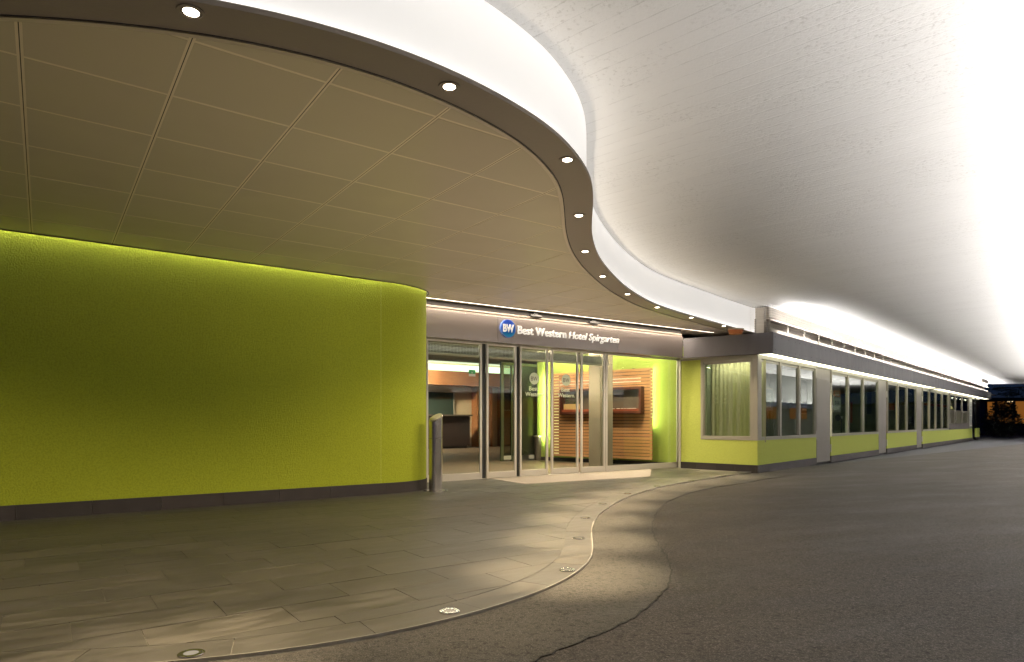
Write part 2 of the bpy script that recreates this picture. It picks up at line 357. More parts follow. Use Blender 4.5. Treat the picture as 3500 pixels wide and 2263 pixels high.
def text_mesh(body, W, Hh, depth=.01, offs=0.0, shear=0.0, space=1.0):
    cu = bpy.data.curves.new('lettering', 'FONT'); cu.body = body; cu.size = 1; cu.offset = offs; cu.shear = shear; cu.space_character = space; cu.resolution_u = 4
    o = bpy.data.objects.new('tmp', cu); col.objects.link(o); bpy.context.view_layer.update()
    me = bpy.data.meshes.new_from_object(o.evaluated_get(bpy.context.evaluated_depsgraph_get())); bpy.data.objects.remove(o)
    vs = [v.co.copy() for v in me.vertices]; fs = [tuple(p.vertices) for p in me.polygons]
    x0 = min(v.x for v in vs); x1 = max(v.x for v in vs); sxx = W / (x1 - x0); cap = .69
    pts = [((v.x - x0) * sxx, v.y * Hh / cap) for v in vs]
    bpy.data.meshes.remove(me)
    # extrude by hand: front cap, back cap, boundary walls
    edges = {}
    for f in fs:
        for i in range(len(f)):
            a, b = f[i - 1], f[i]; edges[(a, b)] = edges.get((a, b), 0) + 1
    n = len(pts); V3 = [(x, y, depth) for x, y in pts] + [(x, y, 0) for x, y in pts]; F3 = [f for f in fs] + [tuple(i + n for i in f[::-1]) for f in fs]
    for (a, b) in edges:
        if (b, a) not in edges: F3.append((a, a + n, b + n, b))
    return V3, F3
def put_text(mb, T, o, e, nrm, t, z, mi=0, nn=0.0, tilt=0.0):
    V3, F3 = T
    mb.add([(o[0] + e[0] * (t + x) + nrm[0] * (nn + q), o[1] + e[1] * (t + x) + nrm[1] * (nn + q), z + y + tilt * x) for x, y, q in V3], F3, mi)

# ------------------------------------------------------------------ plan curves
ZR, ZP, ZC = 3.04, 3.22, 3.62          # curved soffit, panel ceiling, concrete ceiling
CP = [(-16, 6.5), (-12, 5.0), (-8, 3.7), (-5, 3.02), (-3.4, 2.84), (-2.4, 2.84), (-1.65, 2.95), (-1.1, 3.13), (-.65, 3.38), (-.38, 3.59), (-.15, 3.81), (.09, 4.09), (.31, 4.40), (.47, 4.74), (.59, 5.04),
      (.66, 5.32), (.70, 5.58), (.73, 5.86), (.77, 6.25), (.82, 6.70), (.92, 7.25), (1.06, 7.82), (1.27, 8.45), (1.54, 9.17), (1.88, 9.92), (2.37, 10.80), (2.98, 11.62), (3.66, 12.42), (4.6, 13.52), (5.35, 14.35), (6.2, 15.2), (7, 16)]
MAIN = smoothc(resample(catmull(CP, 10), .1), 12)
INNER = offset(MAIN, .265)
WV = 9.13
WALL = [Vector((-9.0 + i * .5, WV)) for i in range(27)] + [Vector((4.23, WV))]
WALL = [p for p in WALL if p.x <= 4.231]
for i in range(1, 25):
    th = math.pi / 2 * i / 24; WALL.append(Vector((4.23 + .95 * math.sin(th), WV + .6 * (1 - math.cos(th)))))
WALL += [Vector((5.18, 10.0)), Vector((5.18, 10.3)), Vector((5.18, 11.2))]
WALLXY = [Vector(xy(p)) for p in WALL]
E0 = Vector((-1.531, 11.814)); E1 = Vector((4.008, 15.686)); EL = (E1 - E0).length; e = (E1 - E0).normalized(); en = Vector((e.y, -e.x))
K0 = Vector((3.989, 15.477)); K1 = Vector((5.335, 14.135)); a_ = Vector((.6679, .7443)).normalized(); an = Vector((a_.y, -a_.x))
ks = (K1 - K0).normalized(); ksn = Vector((ks.y, -ks.x)); KSL = (K1 - K0).length
F0 = Vector((3.95, 14.99)); F1 = Vector((5.58, 13.90)); fs_ = (F1 - F0).normalized(); fsn = Vector((fs_.y, -fs_.x)); FSL = (F1 - F0).length
te = lambda x: along(E0, e, x)
tk = lambda x: along(K1, a_, x)
tks = lambda x: along(K0, ks, x)

# ------------------------------------------------------------------ ground, road, pavement
mb = MB(); mb.add([(-60, -25, -.06), (180, -25, -.06), (180, 220, -.06), (-60, 220, -.06)], [(0, 1, 2, 3)]); tag(mb.build('ground', M['night']), kind='structure')
ZRD = -.02
road = [tuple(p) for p in MAIN if p.x > -15.5] + [(40.0, 45.5), (90, 45.5), (90, -15), (-16, -15)]
mb = MB(); rp = [p for p in road]; mb.prism(rp, -.058, ZRD); rd = mb.build('road', M['asphalt']); tag(rd, 'brown grey asphalt drive beside the tiled pavement', kind='structure')
CK = [(-2.9, 2.1), (-1.6, 2.35), (-.7, 2.62), (.02, 2.97), (.16, 3.11), (.49, 3.45), (.67, 3.67), (.86, 3.99), (1.06, 4.43), (1.2, 4.92), (1.28, 5.41), (1.34, 6.02), (1.44, 6.68), (1.64, 7.5), (2.0, 8.64), (2.44, 9.59), (2.95, 10.41), (3.53, 11.12), (4.33, 11.93), (4.84, 12.54), (5.5, 13.2), (6.0, 13.9)]
CRK = resample(catmull(CK, 12), .06)
CRK = [p + Vector((random.gauss(0, .006), random.gauss(0, .006))) for p in CRK]
m0 = [p for p in MAIN if p.x > -2.4 and p.y < 13.9]
mb = MB(); poly = [tuple(p) for p in m0] + [tuple(p) for p in CRK[::-1]]; mb.prism(poly, ZRD - .004, ZRD + .004)
o = mb.build('asphalt_strip', M['asphalt2'], rd); o['label'] = 'smoother paler asphalt strip along the kerb line'
mb = MB(); w1 = []; w2 = []
for i, p in enumerate(CRK):
    t = (CRK[min(i + 1, len(CRK) - 1)] - CRK[max(i - 1, 0)]).normalized(); nn = Vector((-t.y, t.x)); ww = random.uniform(.0022, .0050) * (1 + .12 * p.y); w1.append(p + nn * ww); w2.append(p - nn * ww * .8)
strip(mb, w2, w1, ZRD + .008, ZRD + .008); mb.build('joint_crack', M['crackm'], rd)
# pavement base and tiles
pv = thing('pavement', 'dark stone tile pavement in front of the hotel', None); pv['kind'] = 'structure'
reg = [tuple(p) for p in offset(MAIN, .004) if p.x > -9.5 and p.y < 14.6] + [tuple(K0 + Vector((.3, .3))), tuple(E1 + e * .5 - en * .1), tuple(E0 - e * .9 - en * .1), tuple(WALLXY[-2]), (-9.5, 9)]
mb = MB(); mb.prism(reg, -.05, -.006); mb.build('tile_bed', M['grout'], pv)
INB = offset(MAIN, .262)
fr = [tuple(p) for p in INB if p.x > -8 and p.y < 14.6] + [tuple(K0 + Vector((.2, .2))), tuple(E1 + e * .3), tuple(E0 - e * .8)] + [tuple(p) for p in WALLXY[::-1] if p.x > -8 and p.y < 11.5] + [(-8.2, 6)]
frv = [uv(p) for p in fr]
ntile = 0; row = 0; v = 3.94 - .367 * 12; offs = [.118, -.18, .31, -.02, .50, .22, -.12, .42]
while v < 14:
    so = offs[(row + 4) % len(offs)] if row not in (12, 13) else (.118 if row == 12 else -.18)
    for k in range(-8, 16):
        u0 = so + .7275 * k
        c = clip(frv, u0 + .0022, u0 + .7253, v + .0022, v + .3648)
        if c and abs(area(c)) > .004:
            q = [xy(z) for z in c]; cen = (sum(x[0] for x in q) / len(q), sum(x[1] for x in q) / len(q))
            if cen[0] / max(cen[1], .1) < -1.05 or cen[1] < 2.2: continue
            mb = MB(); dz = random.uniform(-.0008, .0008)
            if area(q) < 0: q = q[::-1]
            mb.prism(q, -.012, dz); mb.build('tile', M['tile'], pv); ntile += 1
    v += .367; row += 1
print('tiles', ntile)
# border course tiles along the curve
s_ = 0; seg = []; last = 0; b1 = offset(MAIN, .012); b2 = offset(MAIN, .258)
idx = [i for i, p in enumerate(MAIN) if p.x > -3.4 and p.y < 14.3]
i = idx[0]
while i < idx[-1]:
    j = min(i + random.choice((7, 7, 8)), idx[-1]); mb = MB(); sk = random.choice((0, 0, 0, 1))
    q1 = b1[i:j + 1]; q2 = b2[i:j + 1]
    t1 = (q1[1] - q1[0]).normalized() * .002; t2 = (q1[-1] - q1[-2]).normalized() * .002
    poly = [q1[0] + t1] + q1[1:-1] + [q1[-1] - t2] + ([q2[-1] - t2] + q2[-2:0:-1] + [q2[0] + t1])
    mb.prism([tuple(p) for p in poly], -.012, random.uniform(-.0006, .0008)); mb.build('border_tile', M['tile'], pv); i = j
mm_ = [p for p in MAIN if p.x > -9 and p.y < 14.4]
mb = MB(); r0 = offset(mm_, .0); r1 = offset(mm_, .007)
strip(mb, r0, r1, .003, .003); strip(mb, [p for p in r0], [p for p in r0], -.03, .003); mb.build('metal_edge', mat('kerb_rail', (.30, .28, .25), .4, .5), pv)
# pale mat in front of the doors
q = [pnt(1668, 1634.5), pnt(1794, 1655), pnt(2222, 1630), E0 + e * te(2225) + en * .02]; q[0] = E0 + e * te(1668) + en * .02
mb = MB(); mb.prism([tuple(x) for x in q], -.01, .005)
tag(mb.build('door_mat', M['matstone']), 'pale speckled mat in front of the glass doors', 'mat')

# ------------------------------------------------------------------ concrete ceiling, panel ceiling, curved soffit
mb = MB(); mb.prism([(-25, -14), (100, -14), (100, 43.6), (-25, 43.6)], ZC, ZC + .5)
tag(mb.build('concrete_ceiling', M['concrete']), 'white painted board marked concrete ceiling', kind='structure')
cl = thing('panel_ceiling', 'taupe metal panel ceiling over the pavement', None); cl['kind'] = 'structure'
mc = [p for p in INNER if p.x > -11 and p.y < 15.2]
wallin = [Vector(xy((p.x, p.y - .035 if p.y <= WV + .001 else p.y - .03))) for p in WALL if p.x <= 4.23] + [Vector(xy((4.23 + .985 * math.sin(t_), WV - .035 + .635 * (1 - math.cos(t_))))) for t_ in [math.pi / 2 * i / 16 for i in range(1, 17)]]
reg = [tuple(p) for p in mc] + [(5.3, 15.9), tuple(E1 + e * .9 - en * .0)] + [tuple(E0 - e * .55 - en * .0)] + [tuple(p) for p in wallin[::-1] if p.x > -11]
regv = [uv(p) for p in reg]; G = .017
for iu in range(-9, 20):
    for iv in range(-4, 12):
        u0 = -.108 + .778 * iu; v0 = 3.98 + .749 * iv
        c = clip(regv, u0 + G, u0 + .778 - G, v0 + G * .75, v0 + .749 - G * .75)
        if c and abs(area(c)) > .01:
            q = [xy(z) for z in c]; cen = (sum(x[0] for x in q) / len(q), sum(x[1] for x in q) / len(q))
            if cen[1] < 2.2 or cen[0] / cen[1] < -.95: continue
            if area(q) < 0: q = q[::-1]
            mb = MB(); mb.prism(q, ZP + random.uniform(-.0005, .0005), ZP + .02); mb.build('ceiling_panel', M['ceilpanel'], cl)
mb = MB(); mb2 = MB()
for iu in range(-9, 20):
    for iv in range(-4, 12):
        c = clip(regv, -.108 + .778 * iu, -.108 + .778 * (iu + 1), 3.98 + .749 * iv, 3.98 + .749 * (iv + 1))
        if c and abs(area(c)) > .0004:
            q = [xy(z) for z in c]
            if area(q) < 0: q = q[::-1]
            n = len(q); mb.add([(x, y, ZP + .0016) for x, y in q], [tuple(range(n))[::-1]]); mb2.add([(x, y, ZP + .04) for x, y in q], [tuple(range(n))[::-1]])
mb.build('ceiling_channel', M['channel'], cl)['kind'] = 'stuff'; mb2.build('ceiling_backing', M['dark'], cl)['kind'] = 'stuff'
for iu in range(-2, 12):
    u0 = -.108 + .778 * iu; c = clip(regv, u0 - .0025, u0 + .0025, -2, 14)
    if c and abs(area(c)) > .002:
        q = [xy(z) for z in c]
        if area(q) < 0: q = q[::-1]
        if len(q) > 8: continue
        mb = MB(); mb.prism(q, ZP + .0007, ZP + .0012); mb.build('joint_line', M['dark'], cl)
# curved soffit band
cv = thing('curved_soffit', 'curved brown soffit band with a tall white fascia above', 'ceiling band', (0, 5, ZR))
mr = [p for p in MAIN if p.x > -11.5 and p.y < 15.4]
o0 = mr; o1 = offset(mr, .265); fa = offset(mr, .06)
mb = MB(); strip(mb, o1, o0, ZR, ZR); strip(mb, o0, o0, ZR, ZR + .028); strip(mb, o0, offset(mr, .006), ZR + .028, ZR + .028)
strip(mb, o1, o1, ZR, ZP + .02); mb.build('soffit_band', M['soffit'], cv, smooth=True)
mb = MB(); strip(mb, offset(mr, .004), offset(mr, .14), ZR + .006, ZR + .006); mb.build('cove_ledge', M['whitefascia'], cv)
mb = MB(); strip(mb, fa, fa, ZR, ZC); mb.build('white_fascia', M['glowfascia'], cv, smooth=True)
mb = MB(); strip(mb, offset(mr, .009), offset(mr, .027), ZR + .009, ZR + .009); mb.build('cove_light', E_COVE, cv)
mb = MB(); strip(mb, offset(mr, .292), offset(mr, .262), ZR - .010, ZR - .010); strip(mb, offset(mr, .262), offset(mr, .262), ZR - .010, ZR + .002); strip(mb, offset(mr, .293), offset(mr, .293), ZP, ZR - .010)
mb.build('edge_trim', M['trim'], cv, smooth=True)
mb = MB(); strip(mb, offset(mr, .262), offset(mr, .254), ZR - .0015, ZR - .0015); mb.build('shadow_gap', M['dark'], cv)

# ------------------------------------------------------------------ downlights and floor lights
LX = [653, 1536, 1939, 1978.5, 2000, 2060, 2145, 2246, 2363, 2474]; LY = [39, 295, 545, 736, 859, 944, 1005, 1050, 1085, 1114]
dl = thing('downlight', '', 'downlight', group='downlights in the curved soffit')
mb = MB(); mb.ring((0, 0), .048, .062, -.006, .0); mb.build('trim_ring', M['soffit'], dl, smooth=True)
mb = MB(); mb.ring((0, 0), .036, .048, -.003, .0); mb.build('reflector', M['lobbydark'], dl)
mb = MB(); mb.cyl((0, 0), .036, -.004, -.0015, 32); mb.build('lamp_glass', E_SPOT, dl)
fl = thing('floor_light', '', 'floor light', group='in-ground lights along the pavement edge')
mb = MB(); mb.ring((0, 0), .034, .056, .0, .006); mb.ring((0, 0), .054, .060, .0, .003); mb.build('steel_ring', M['steel'], fl, smooth=True)
mb = MB(); mb.cyl((0, 0), .034, .0, .004, 28); mb.build('lens', E_FLOOR, fl)
mb = MB()
for k in range(3):
    aa = k * 2.094 + .5; mb.cyl((.045 * math.cos(aa), .045 * math.sin(aa)), .003, .006, .0075, 8)
mb.build('screws', M['rubber'], fl)['kind'] = 'stuff'
def copy_tree(src, loc):
    r = src.copy(); col.objects.link(r); r.location = loc
    for ch in src.children:
        c = ch.copy(); col.objects.link(c); c.parent = r
    return r
ords = ['first', 'second', 'third', 'fourth', 'fifth', 'sixth', 'seventh', 'eighth', 'ninth', 'tenth']
CNT = offset(MAIN, .14)
for i, (x, y) in enumerate(zip(LX, LY)):
    P = pnt(x, y, ZR); Q = P
    d = dl if i == 0 else copy_tree(dl, (0, 0, 0)); d.location = (P.x, P.y, ZR - .001)
    d['label'] = f'{ords[i]} lit round downlight from the left along the curved soffit'
    f_ = fl if i == 0 else copy_tree(fl, (0, 0, 0)); f_.location = (Q.x, Q.y, .001)
    f_['label'] = f'{ords[i]} round steel in-ground light from the left along the pavement edge'
    k = [.45, .12, 1, 1, .95, .85, .8, .7, .6, .5][i]
    spot('spot_lamp', (P.x, P.y, ZR - .02), L_SPOT * k, 33, 1.0, WARM, .03)
    spot('flood_lamp', (P.x, P.y, ZR - .02), L_WIDE * (.9 if i > 6 else 1), 120, .55, WARM, .03, (-.20, .26, -1))
    spot('floor_uplight', (Q.x, Q.y, .014), L_UP * (.5 if i < 2 else 1), 112, .8, (1.0, .86, .66), .012, (-.45, .3, 1))
for (x, y) in ((-3.1, 2.98), (-4.6, 3.1)):   # the row goes on outside the frame
    spot('flood_lamp', (x, y, ZR - .02), L_WIDE * 1.0, 120, .55, WARM, .03, (-.20, .26, -1))

# ------------------------------------------------------------------ green wall on the left
gw = thing('green_wall', 'long curved lime green rendered wall on the left', 'wall', (xy((0, WV))[0], xy((0, WV))[1], 0))
mb = MB(); wz = [p for p in WALLXY]; strip(mb, wz, wz, .165, ZP + .3); mb.build('render_coat', M['green'], gw, smooth=True)
# fold joint
jp = Vector(xy((4.14, WV))); mb = MB(); mb.box(jp, U, -V, -.003, .003, -.004, .0015, .172, ZP); mb.build('movement_joint', M['green2'], gw)
out = []
for i, p in enumerate(WALL):
    t = (WALL[min(i + 1, len(WALL) - 1)] - WALL[max(i - 1, 0)]).normalized(); out.append(p + Vector((t.y, -t.x)) * .014)
u_ = uv(pnt(55, 1775))[0]; cuts = [u_ + .72 * k for k in range(-3, 8)]
cl_ = sorted(cuts)
def wall_at(u): return None
flat = [q for q in cl_ if q < 4.2]
flat = [-9] + [q for q in flat if q < 3.9] + [4.229]
for a0, b0 in zip(flat[:-1], flat[1:]):
    o = Vector(xy((a0, WV))); mb = MB(); mb.box(o, U, -V, .002, b0 - a0 - .002, -.02, .014 + random.uniform(0, .001), -.01, .168); mb.build('plinth_tile', M['plinth'], gw)
cpts = [q for q in range(len(WALL)) if WALL[q].x >= 4.229]
for g0 in range(cpts[0], cpts[-1] - 1, 5):
    g1 = min(g0 + 5, cpts[-1]); A = [Vector(xy(out[k])) for k in range(g0, g1 + 1)]; B = [WALLXY[k] for k in range(g0, g1 + 1)]
    A[-1] = A[-1].lerp(A[-2], .03); mb = MB(); mb.prism([tuple(p) for p in A] + [tuple(p) for p in B[::-1]], -.01, .168); mb.build('plinth_tile', M['plinth'], gw)
# head trim and hidden wall washer in the slot above
tr = [Vector(xy((p.x, p.y - .022))) for p in WALL if p.x <= 4.23] + [Vector(xy((4.23 + .975 * math.sin(t_), WV - .022 + .622 * (1 - math.cos(t_))))) for t_ in [math.pi / 2 * i / 16 for i in range(1, 17)]]
tr2 = [p + (q - p) * 0 for p, q in zip(tr, tr)]
mb = MB(); tA = wallin; strip(mb, tA, offset(tA, -.012), ZP - .012, ZP - .012); strip(mb, offset(tA, -.012), offset(tA, -.012), ZP - .012, ZP + .02); strip(mb, tA, tA, ZP + .12, ZP - .012); mb.build('head_trim', M['dark'], gw, smooth=True)
nW = 9
for k in range(nW):
    u0 = -3.0 + 7.2 / nW * (k + .5); c = xy((u0, WV - .026))
    area_light('wall_washer', (c[0], c[1], ZP + .10), (0, 0, -1), 7.2 / nW, .02, L_WALL * 7.2 / nW, (1.0, .97, .66), (U.x, U.y, 0))
for k in range(5):
    th = math.pi / 2 * (k + .5) / 5; c = xy((4.23 + .967 * math.sin(th), WV - .018 + .618 * (1 - math.cos(th)))); tt = Vector(xy((math.cos(th) * .95, math.sin(th) * .6)))
    area_light('wall_washer', (c[0], c[1], ZP + .10), (0, 0, -1), .24, .02, L_WALL * .24 * 1.2, (1.0, .97, .66), (tt.x, tt.y, 0))

# ------------------------------------------------------------------ stainless ashtray pillar
bc = Vector((-1.207, 10.30)); ap = thing('ashtray_pillar', 'stainless steel slanted ashtray pillar beside the green wall end', 'ashtray', (bc.x, bc.y, 0))
def slant(x, y): return .36 * x + .50 * y
mb = MB(); mb.cyl(bc, .108, .012, 1.165, 48, top=slant); mb.build('tube', M['steel'], ap, smooth=True, bevel=.003)
mb = MB(); mb.cyl(bc, .096, 1.160, 1.172, 48, top=slant); 
mb.build('slanted_lid', mat('lid_steel', (.62, .58, .42), .45, .8), ap)
mb = MB(); mb.cyl(bc, .195, .001, .012, 40); mb.build('base_plate', M['steel'], ap, smooth=True)
mb = MB()
for k in range(6): mb.cyl(bc + Vector((math.cos(k * 1.047) * .16, math.sin(k * 1.047) * .16)), .011, .012, .018, 8)
mb.build('bolts', M['rubber'], ap)['kind'] = 'stuff'
mb = MB()
for az0, az1 in ((-1.25, -.25),):
    for z0, z1 in ((.84, 1.13),):
        n = 10; vs = []
        for z in (z0, z1):
            for k in range(n + 1):
                a2 = az0 + (az1 - az0) * k / n; vs.append((bc.x + .1095 * math.cos(a2), bc.y + .1095 * math.sin(a2), z))
        mb.add(vs, [(k, k + 1, n + 2 + k, n + 1 + k) for k in range(n)])
mb.build('door_flap', M['steel'], ap, smooth=True)
mb = MB()
mb.ring(bc, .1075, .1093, .832, .836, 40)
for a2 in (-1.27, -.23): mb.tube((bc.x + .1085 * math.cos(a2), bc.y + .1085 * math.sin(a2), .836), (bc.x + .1085 * math.cos(a2), bc.y + .1085 * math.sin(a2), 1.13), .0022, 4)
mb.build('flap_gap', M['dark'], ap)

# ------------------------------------------------------------------ hotel entrance front
he = thing('hotel_entrance', 'wide glazed hotel entrance front under a grey metal fascia', 'entrance', (E0.x, E0.y, 0))
FO = .55; FZ0, FZ1 = 2.565, 3.045
fo = E0 + en * FO
tf = lambda x: along(fo, e, x)
seams = [-.6, tf(1702), tf(2113), tf(2334)]
for a0, b0 in zip(seams[:-1], seams[1:]):
    mb = MB(); mb.box(fo, e, en, a0 + .003, b0 - .003, -.03, 0, FZ0, FZ1); mb.build('fascia_panel', M['fascia'], he, bevel=.003)
mb = MB(); mb.box(fo, e, en, -.6, tf(2334), -.055, -.02, FZ1 + .002, FZ1 + .028); mb.box(fo, e, en, -.6, tf(2334), -.06, -.03, FZ1 + .045, FZ1 + .075); mb.build('fascia_cap_rail', M['soffit'], he)
mb = MB(); mb.box(fo, e, en, -.6, tf(2334), -.10, -.06, FZ1 - .1, ZP - .002); mb.build('gap_backing', M['dark'], he)
mb = MB(); mb.box(E0, e, en, -.6, EL + .1, .055, FO - .031, FZ0 + .034, FZ0 + .045); mb.build('fascia_underside', mat('underside_grey', (.20, .175, .155), .35, .5), he)
mb = MB(); mb.box(E0, e, en, -.6, EL + .1, -.11, .055, FZ0 + .032, FZ0 + .09); mb.build('head_rail', M['alu'], he)
mb = MB(); mb.box(E0, e, en, -.6, EL + .1, -.09, .05, .0, .006); mb.build('floor_track', M['alu'], he)
leaves = [(1440, 1646, 0, 'fixed'), (1661, 1764, .0, 'leaf'), (1779, 1877, -.05, 'leaf'), (1888, 1981, -.05, 'leaf'), (1984, 2067, 0, 'leaf'), (2069, 2318, 0, 'fixed')]
LG = {}
for i, (x0, x1, off, kd) in enumerate(leaves):
    t0, t1 = te(x0), te(x1); mb = MB(); o = E0 + en * off; fw = .05; zt = FZ0 + .03
    nm = 'glass_door' if kd == 'leaf' else 'side_window'
    mb.box(o, e, en, t0, t0 + fw, -.02, .02, .008, zt); mb.box(o, e, en, t1 - fw, t1, -.02, .02, .008, zt)
    mb.box(o, e, en, t0 + fw, t1 - fw, -.018, .018, .008, .125); mb.box(o, e, en, t0 + fw, t1 - fw, -.018, .018, zt - .022, zt)
    g = mb.build(nm, M['alu'], he, bevel=.003)
    mb = MB(); mb.box(o, e, en, t0 + fw, t1 - fw, -.003, .003, .125, zt - .022); mb.build('pane', M['glass'], g)
    LG[i] = (g, o)
for x0, x1 in ((1647, 1654), (1765, 1774), (1655, 1660)):
    mb = MB(); mb.box(E0, e, en, te(x0), te(x1), -.05, -.01, .008, FZ0 + .03); mb.build('door_post', M['rubber'], he)
for x0 in (1455, 1774, 2319):
    mb = MB(); mb.box(E0, e, en, te(x0) if x0 != 2319 else te(2318.5), te(x0 + 6), -.03, .035, .0, FZ0 + .03); mb.build('frame_post', M['alu'], he, bevel=.003)
# film logos on leaves
for i, cxs in ((2, 1825.4), (3, 1934.5)):
    g, o = LG[i]; tc = along(o, e, cxs); dd = (o + e * tc).y; zc = zat(1294 if i == 2 else 1299.5, dd); r = .121
    mb = MB(); n = 40; vs = [(o[0] + e[0] * (tc + r * math.cos(2 * math.pi * k / n)) + en[0] * .005, o[1] + e[1] * (tc + r * math.cos(2 * math.pi * k / n)) + en[1] * .005, zc + r * math.sin(2 * math.pi * k / n)) for k in range(n)]
    mb.add(vs, [tuple(range(n))])
    T = text_mesh('BW', .165, .085, .001, .01); put_text(mb, T, o, e, en, tc - .082, zc - .045, 1, .007)
    T = text_mesh('Best', .23, .085, .001, .014); put_text(mb, T, o, e, en, tc - .13, zc - .245, 0, .005)
    T = text_mesh('Western.', .47, .082, .001, .014); put_text(mb, T, o, e, en, tc - .225, zc - .36, 0, .005)
    lg = mb.build('window_logo', [M['frost'], M['cutout']], g)
# green sticker on side window
g, o = LG[0]; mb = MB(); t0 = along(o, e, 1602); mb.box(o, e, en, t0, t0 + .145, .004, .006, zat(1281, 12.6), zat(1268, 12.6)); mb.box(o, e, en, t0, t0 + .145, .0041, .0061, zat(1289.5, 12.6), zat(1281.5, 12.6), 1)
T = text_mesh('W', .05, .035, .001, .01); put_text(mb, T, o, e, en, t0 + .045, zat(1280, 12.6), 1, .0065)
mb.build('sticker', [mat('green_sticker', (.02, .35, .08), .4), M['posterpale']], g)
# sign
tc = tf(1733); sg = thing('hotel_sign', 'raised white hotel name lettering with a round blue emblem on the fascia', 'sign', tuple(fo + e * tc) + (FZ0,))
dd = (fo + e * tc).y; zc = zat(1124, dd); r = .168; mb = MB(); n = 48
def disc(mb, r, q0, q1, mi=0, dome=0.0):
    vs = []
    for q, rr in ((q0, r), (q1, r)):
        for k in range(n):
            A = 2 * math.pi * k / n; vs.append((fo[0] + e[0] * (tc + rr * math.cos(A)) + en[0] * q, fo[1] + e[1] * (tc + rr * math.cos(A)) + en[1] * q, zc + rr * math.sin(A)))
    mb.add(vs, [tuple(range(n, 2 * n))] + [(k, (k + 1) % n, n + (k + 1) % n, n + k) for k in range(n)], mi)
disc(mb, r, .0, .045, 1); disc(mb, r * .93, .045, .05, 0)
em = mb.build('emblem', [M['blue'], M['bluerim']], sg)
mb = MB(); put_text(mb, text_mesh('BW', .245, .135, .012, .03), fo, e, en, tc - .125, zc - .062, 0, .051); mb.build('emblem_letters', M['litwhite'], em)
t1, t2 = tf(1767.5), tf(1932); dA = (fo + e * t1).y; zb = zat(1141, dA); dB = (fo + e * t2).y; tl = (zat(1156, dB) - zb) / (t2 - t1)
mb = MB(); put_text(mb, text_mesh('Best Western', t2 - t1, .148, .03, .011, 0, 1.05), fo, e, en, t1, zb, 0, .012, tl); mb.build('bold_lettering', M['litwhite'], sg)
t3, t4 = tf(1942), tf(2113); zb2 = zat(1157, (fo + e * t3).y); tl2 = (zat(1173.5, (fo + e * t4).y) - zb2) / (t4 - t3)
mb = MB(); put_text(mb, text_mesh('Hotel Spirgarten', t4 - t3, .138, .025, .004, .25), fo, e, en, t3, zb2, 0, .012, tl2); mb.build('italic_lettering', M['litwhite'], sg)
# LED line in the panel ceiling, small sensors
la = fo + e * -.6 + en * .075; lb = fo + en * .075; lb = lb + e * along(lb, e, 2440); le = (lb - la).normalized(); ln = Vector((le.y, -le.x)); LL = (lb - la).length
ll = thing('light_line', 'long thin white light line in the ceiling before the sign', 'strip light', (la.x, la.y, ZP))
mb = MB(); mb.box(la, le, ln, -.1, LL, -.013, .013, ZP - .004, ZP - .002); mb.build('diffuser', E_LED, ll)
mb = MB(); mb.box(la, le, ln, -.1, LL, -.022, -.014, ZP - .006, ZP); mb.box(la, le, ln, -.1, LL, .014, .022, ZP - .006, ZP); mb.build('profile', M['alu'], ll)
for k in range(4):
    c = la + le * LL * (k + .5) / 4; area_light('line_lamp', (c.x, c.y, ZP - .02), (0, 0, -1), LL / 4, .04, L_LED * LL / 4, (1.0, .84, .66), (le.x, le.y, 0))
for x, y, lab in ((1834, 1081, 'black sensor box on the ceiling over the blue emblem side of the sign'), (2032, 1106, 'black sensor box on the ceiling over the middle of the sign')):
    c = fo + e * tf(x) + en * .0; mb = MB(); mb.box(c, le, ln, -.13, .13, -.075, .012, 3.118, 3.158); sb = thing('sensor_box', lab, 'sensor', (c.x, c.y, 3.135), 'door sensors on the ceiling')
    mb.build('housing', M['rubber'], sb, bevel=.008); mb = MB(); mb.box(c, le, ln, -.05, .05, -.045, -.02, 3.159, ZP - .001); mb.build('bracket', M['rubber'], sb)
c = pnt(2515, 1129, ZR - .03); ol = thing('orange_beacon', 'round orange warning lamp under the soffit end', 'lamp', (c.x, c.y, ZR)); mb = MB()
mb.cyl(c, .13, ZR - .11, ZR - .03, 24, r2=.16); mb.build('lens', M['orangelamp'], ol, smooth=True); mb = MB(); mb.cyl(c, .17, ZR - .03, ZR - .001, 24); mb.build('base', M['trim'], ol)

# ------------------------------------------------------------------ lobby behind the glass
BW0 = Vector((-2.7, 28.0)); GW0 = Vector((3.985, 15.80)); gd = Vector((-.755, .656)).normalized(); gn = Vector((-gd.y, gd.x))   # gn points into the lobby
if gn.dot(Vector((0, 16)) - GW0) < 0: gn = -gn
GL = 4.32; G1 = GW0 + gd * GL
B0 = BW0 - U * 9; B1 = BW0 + U * 4.5
lob = [tuple(E0 - e * .75 - en * .1), tuple(E1 + e * .3 - en * .1), tuple(GW0 + gd * 0 - gn * .5), tuple(G1 - gn * .5), tuple(B1), tuple(B0)]
mb = MB(); mb.prism(lob, -.02, .001); tag(mb.build('lobby_floor', M['woodfloor']), 'brown timber effect floor inside the lobby', kind='structure')
near = [tuple(E0 - e * .75 - en * .12), tuple(E1 + e * .3 - en * .12), tuple(E1 + e * .6 + V * 5), tuple(Vector((-2.1, 19.6)) + U * 5), tuple(Vector((-2.1, 19.6)) - U * 6)]
mb = MB(); mb.prism(near, 2.93, 3.0); struct(tag(mb.build('lobby_ceiling', M['lobbyceil']), 'painted ceiling just inside the doors'))
mb = MB(); mb.prism([tuple(B0 + V), tuple(B0 - V * 9), tuple(B1 - V * 9), tuple(B1 + V)], 3.62 + .6, 3.62 + .7); struct(tag(mb.build('lobby_rear_ceiling', M['lobbyceil']), 'higher ceiling over the reception'))
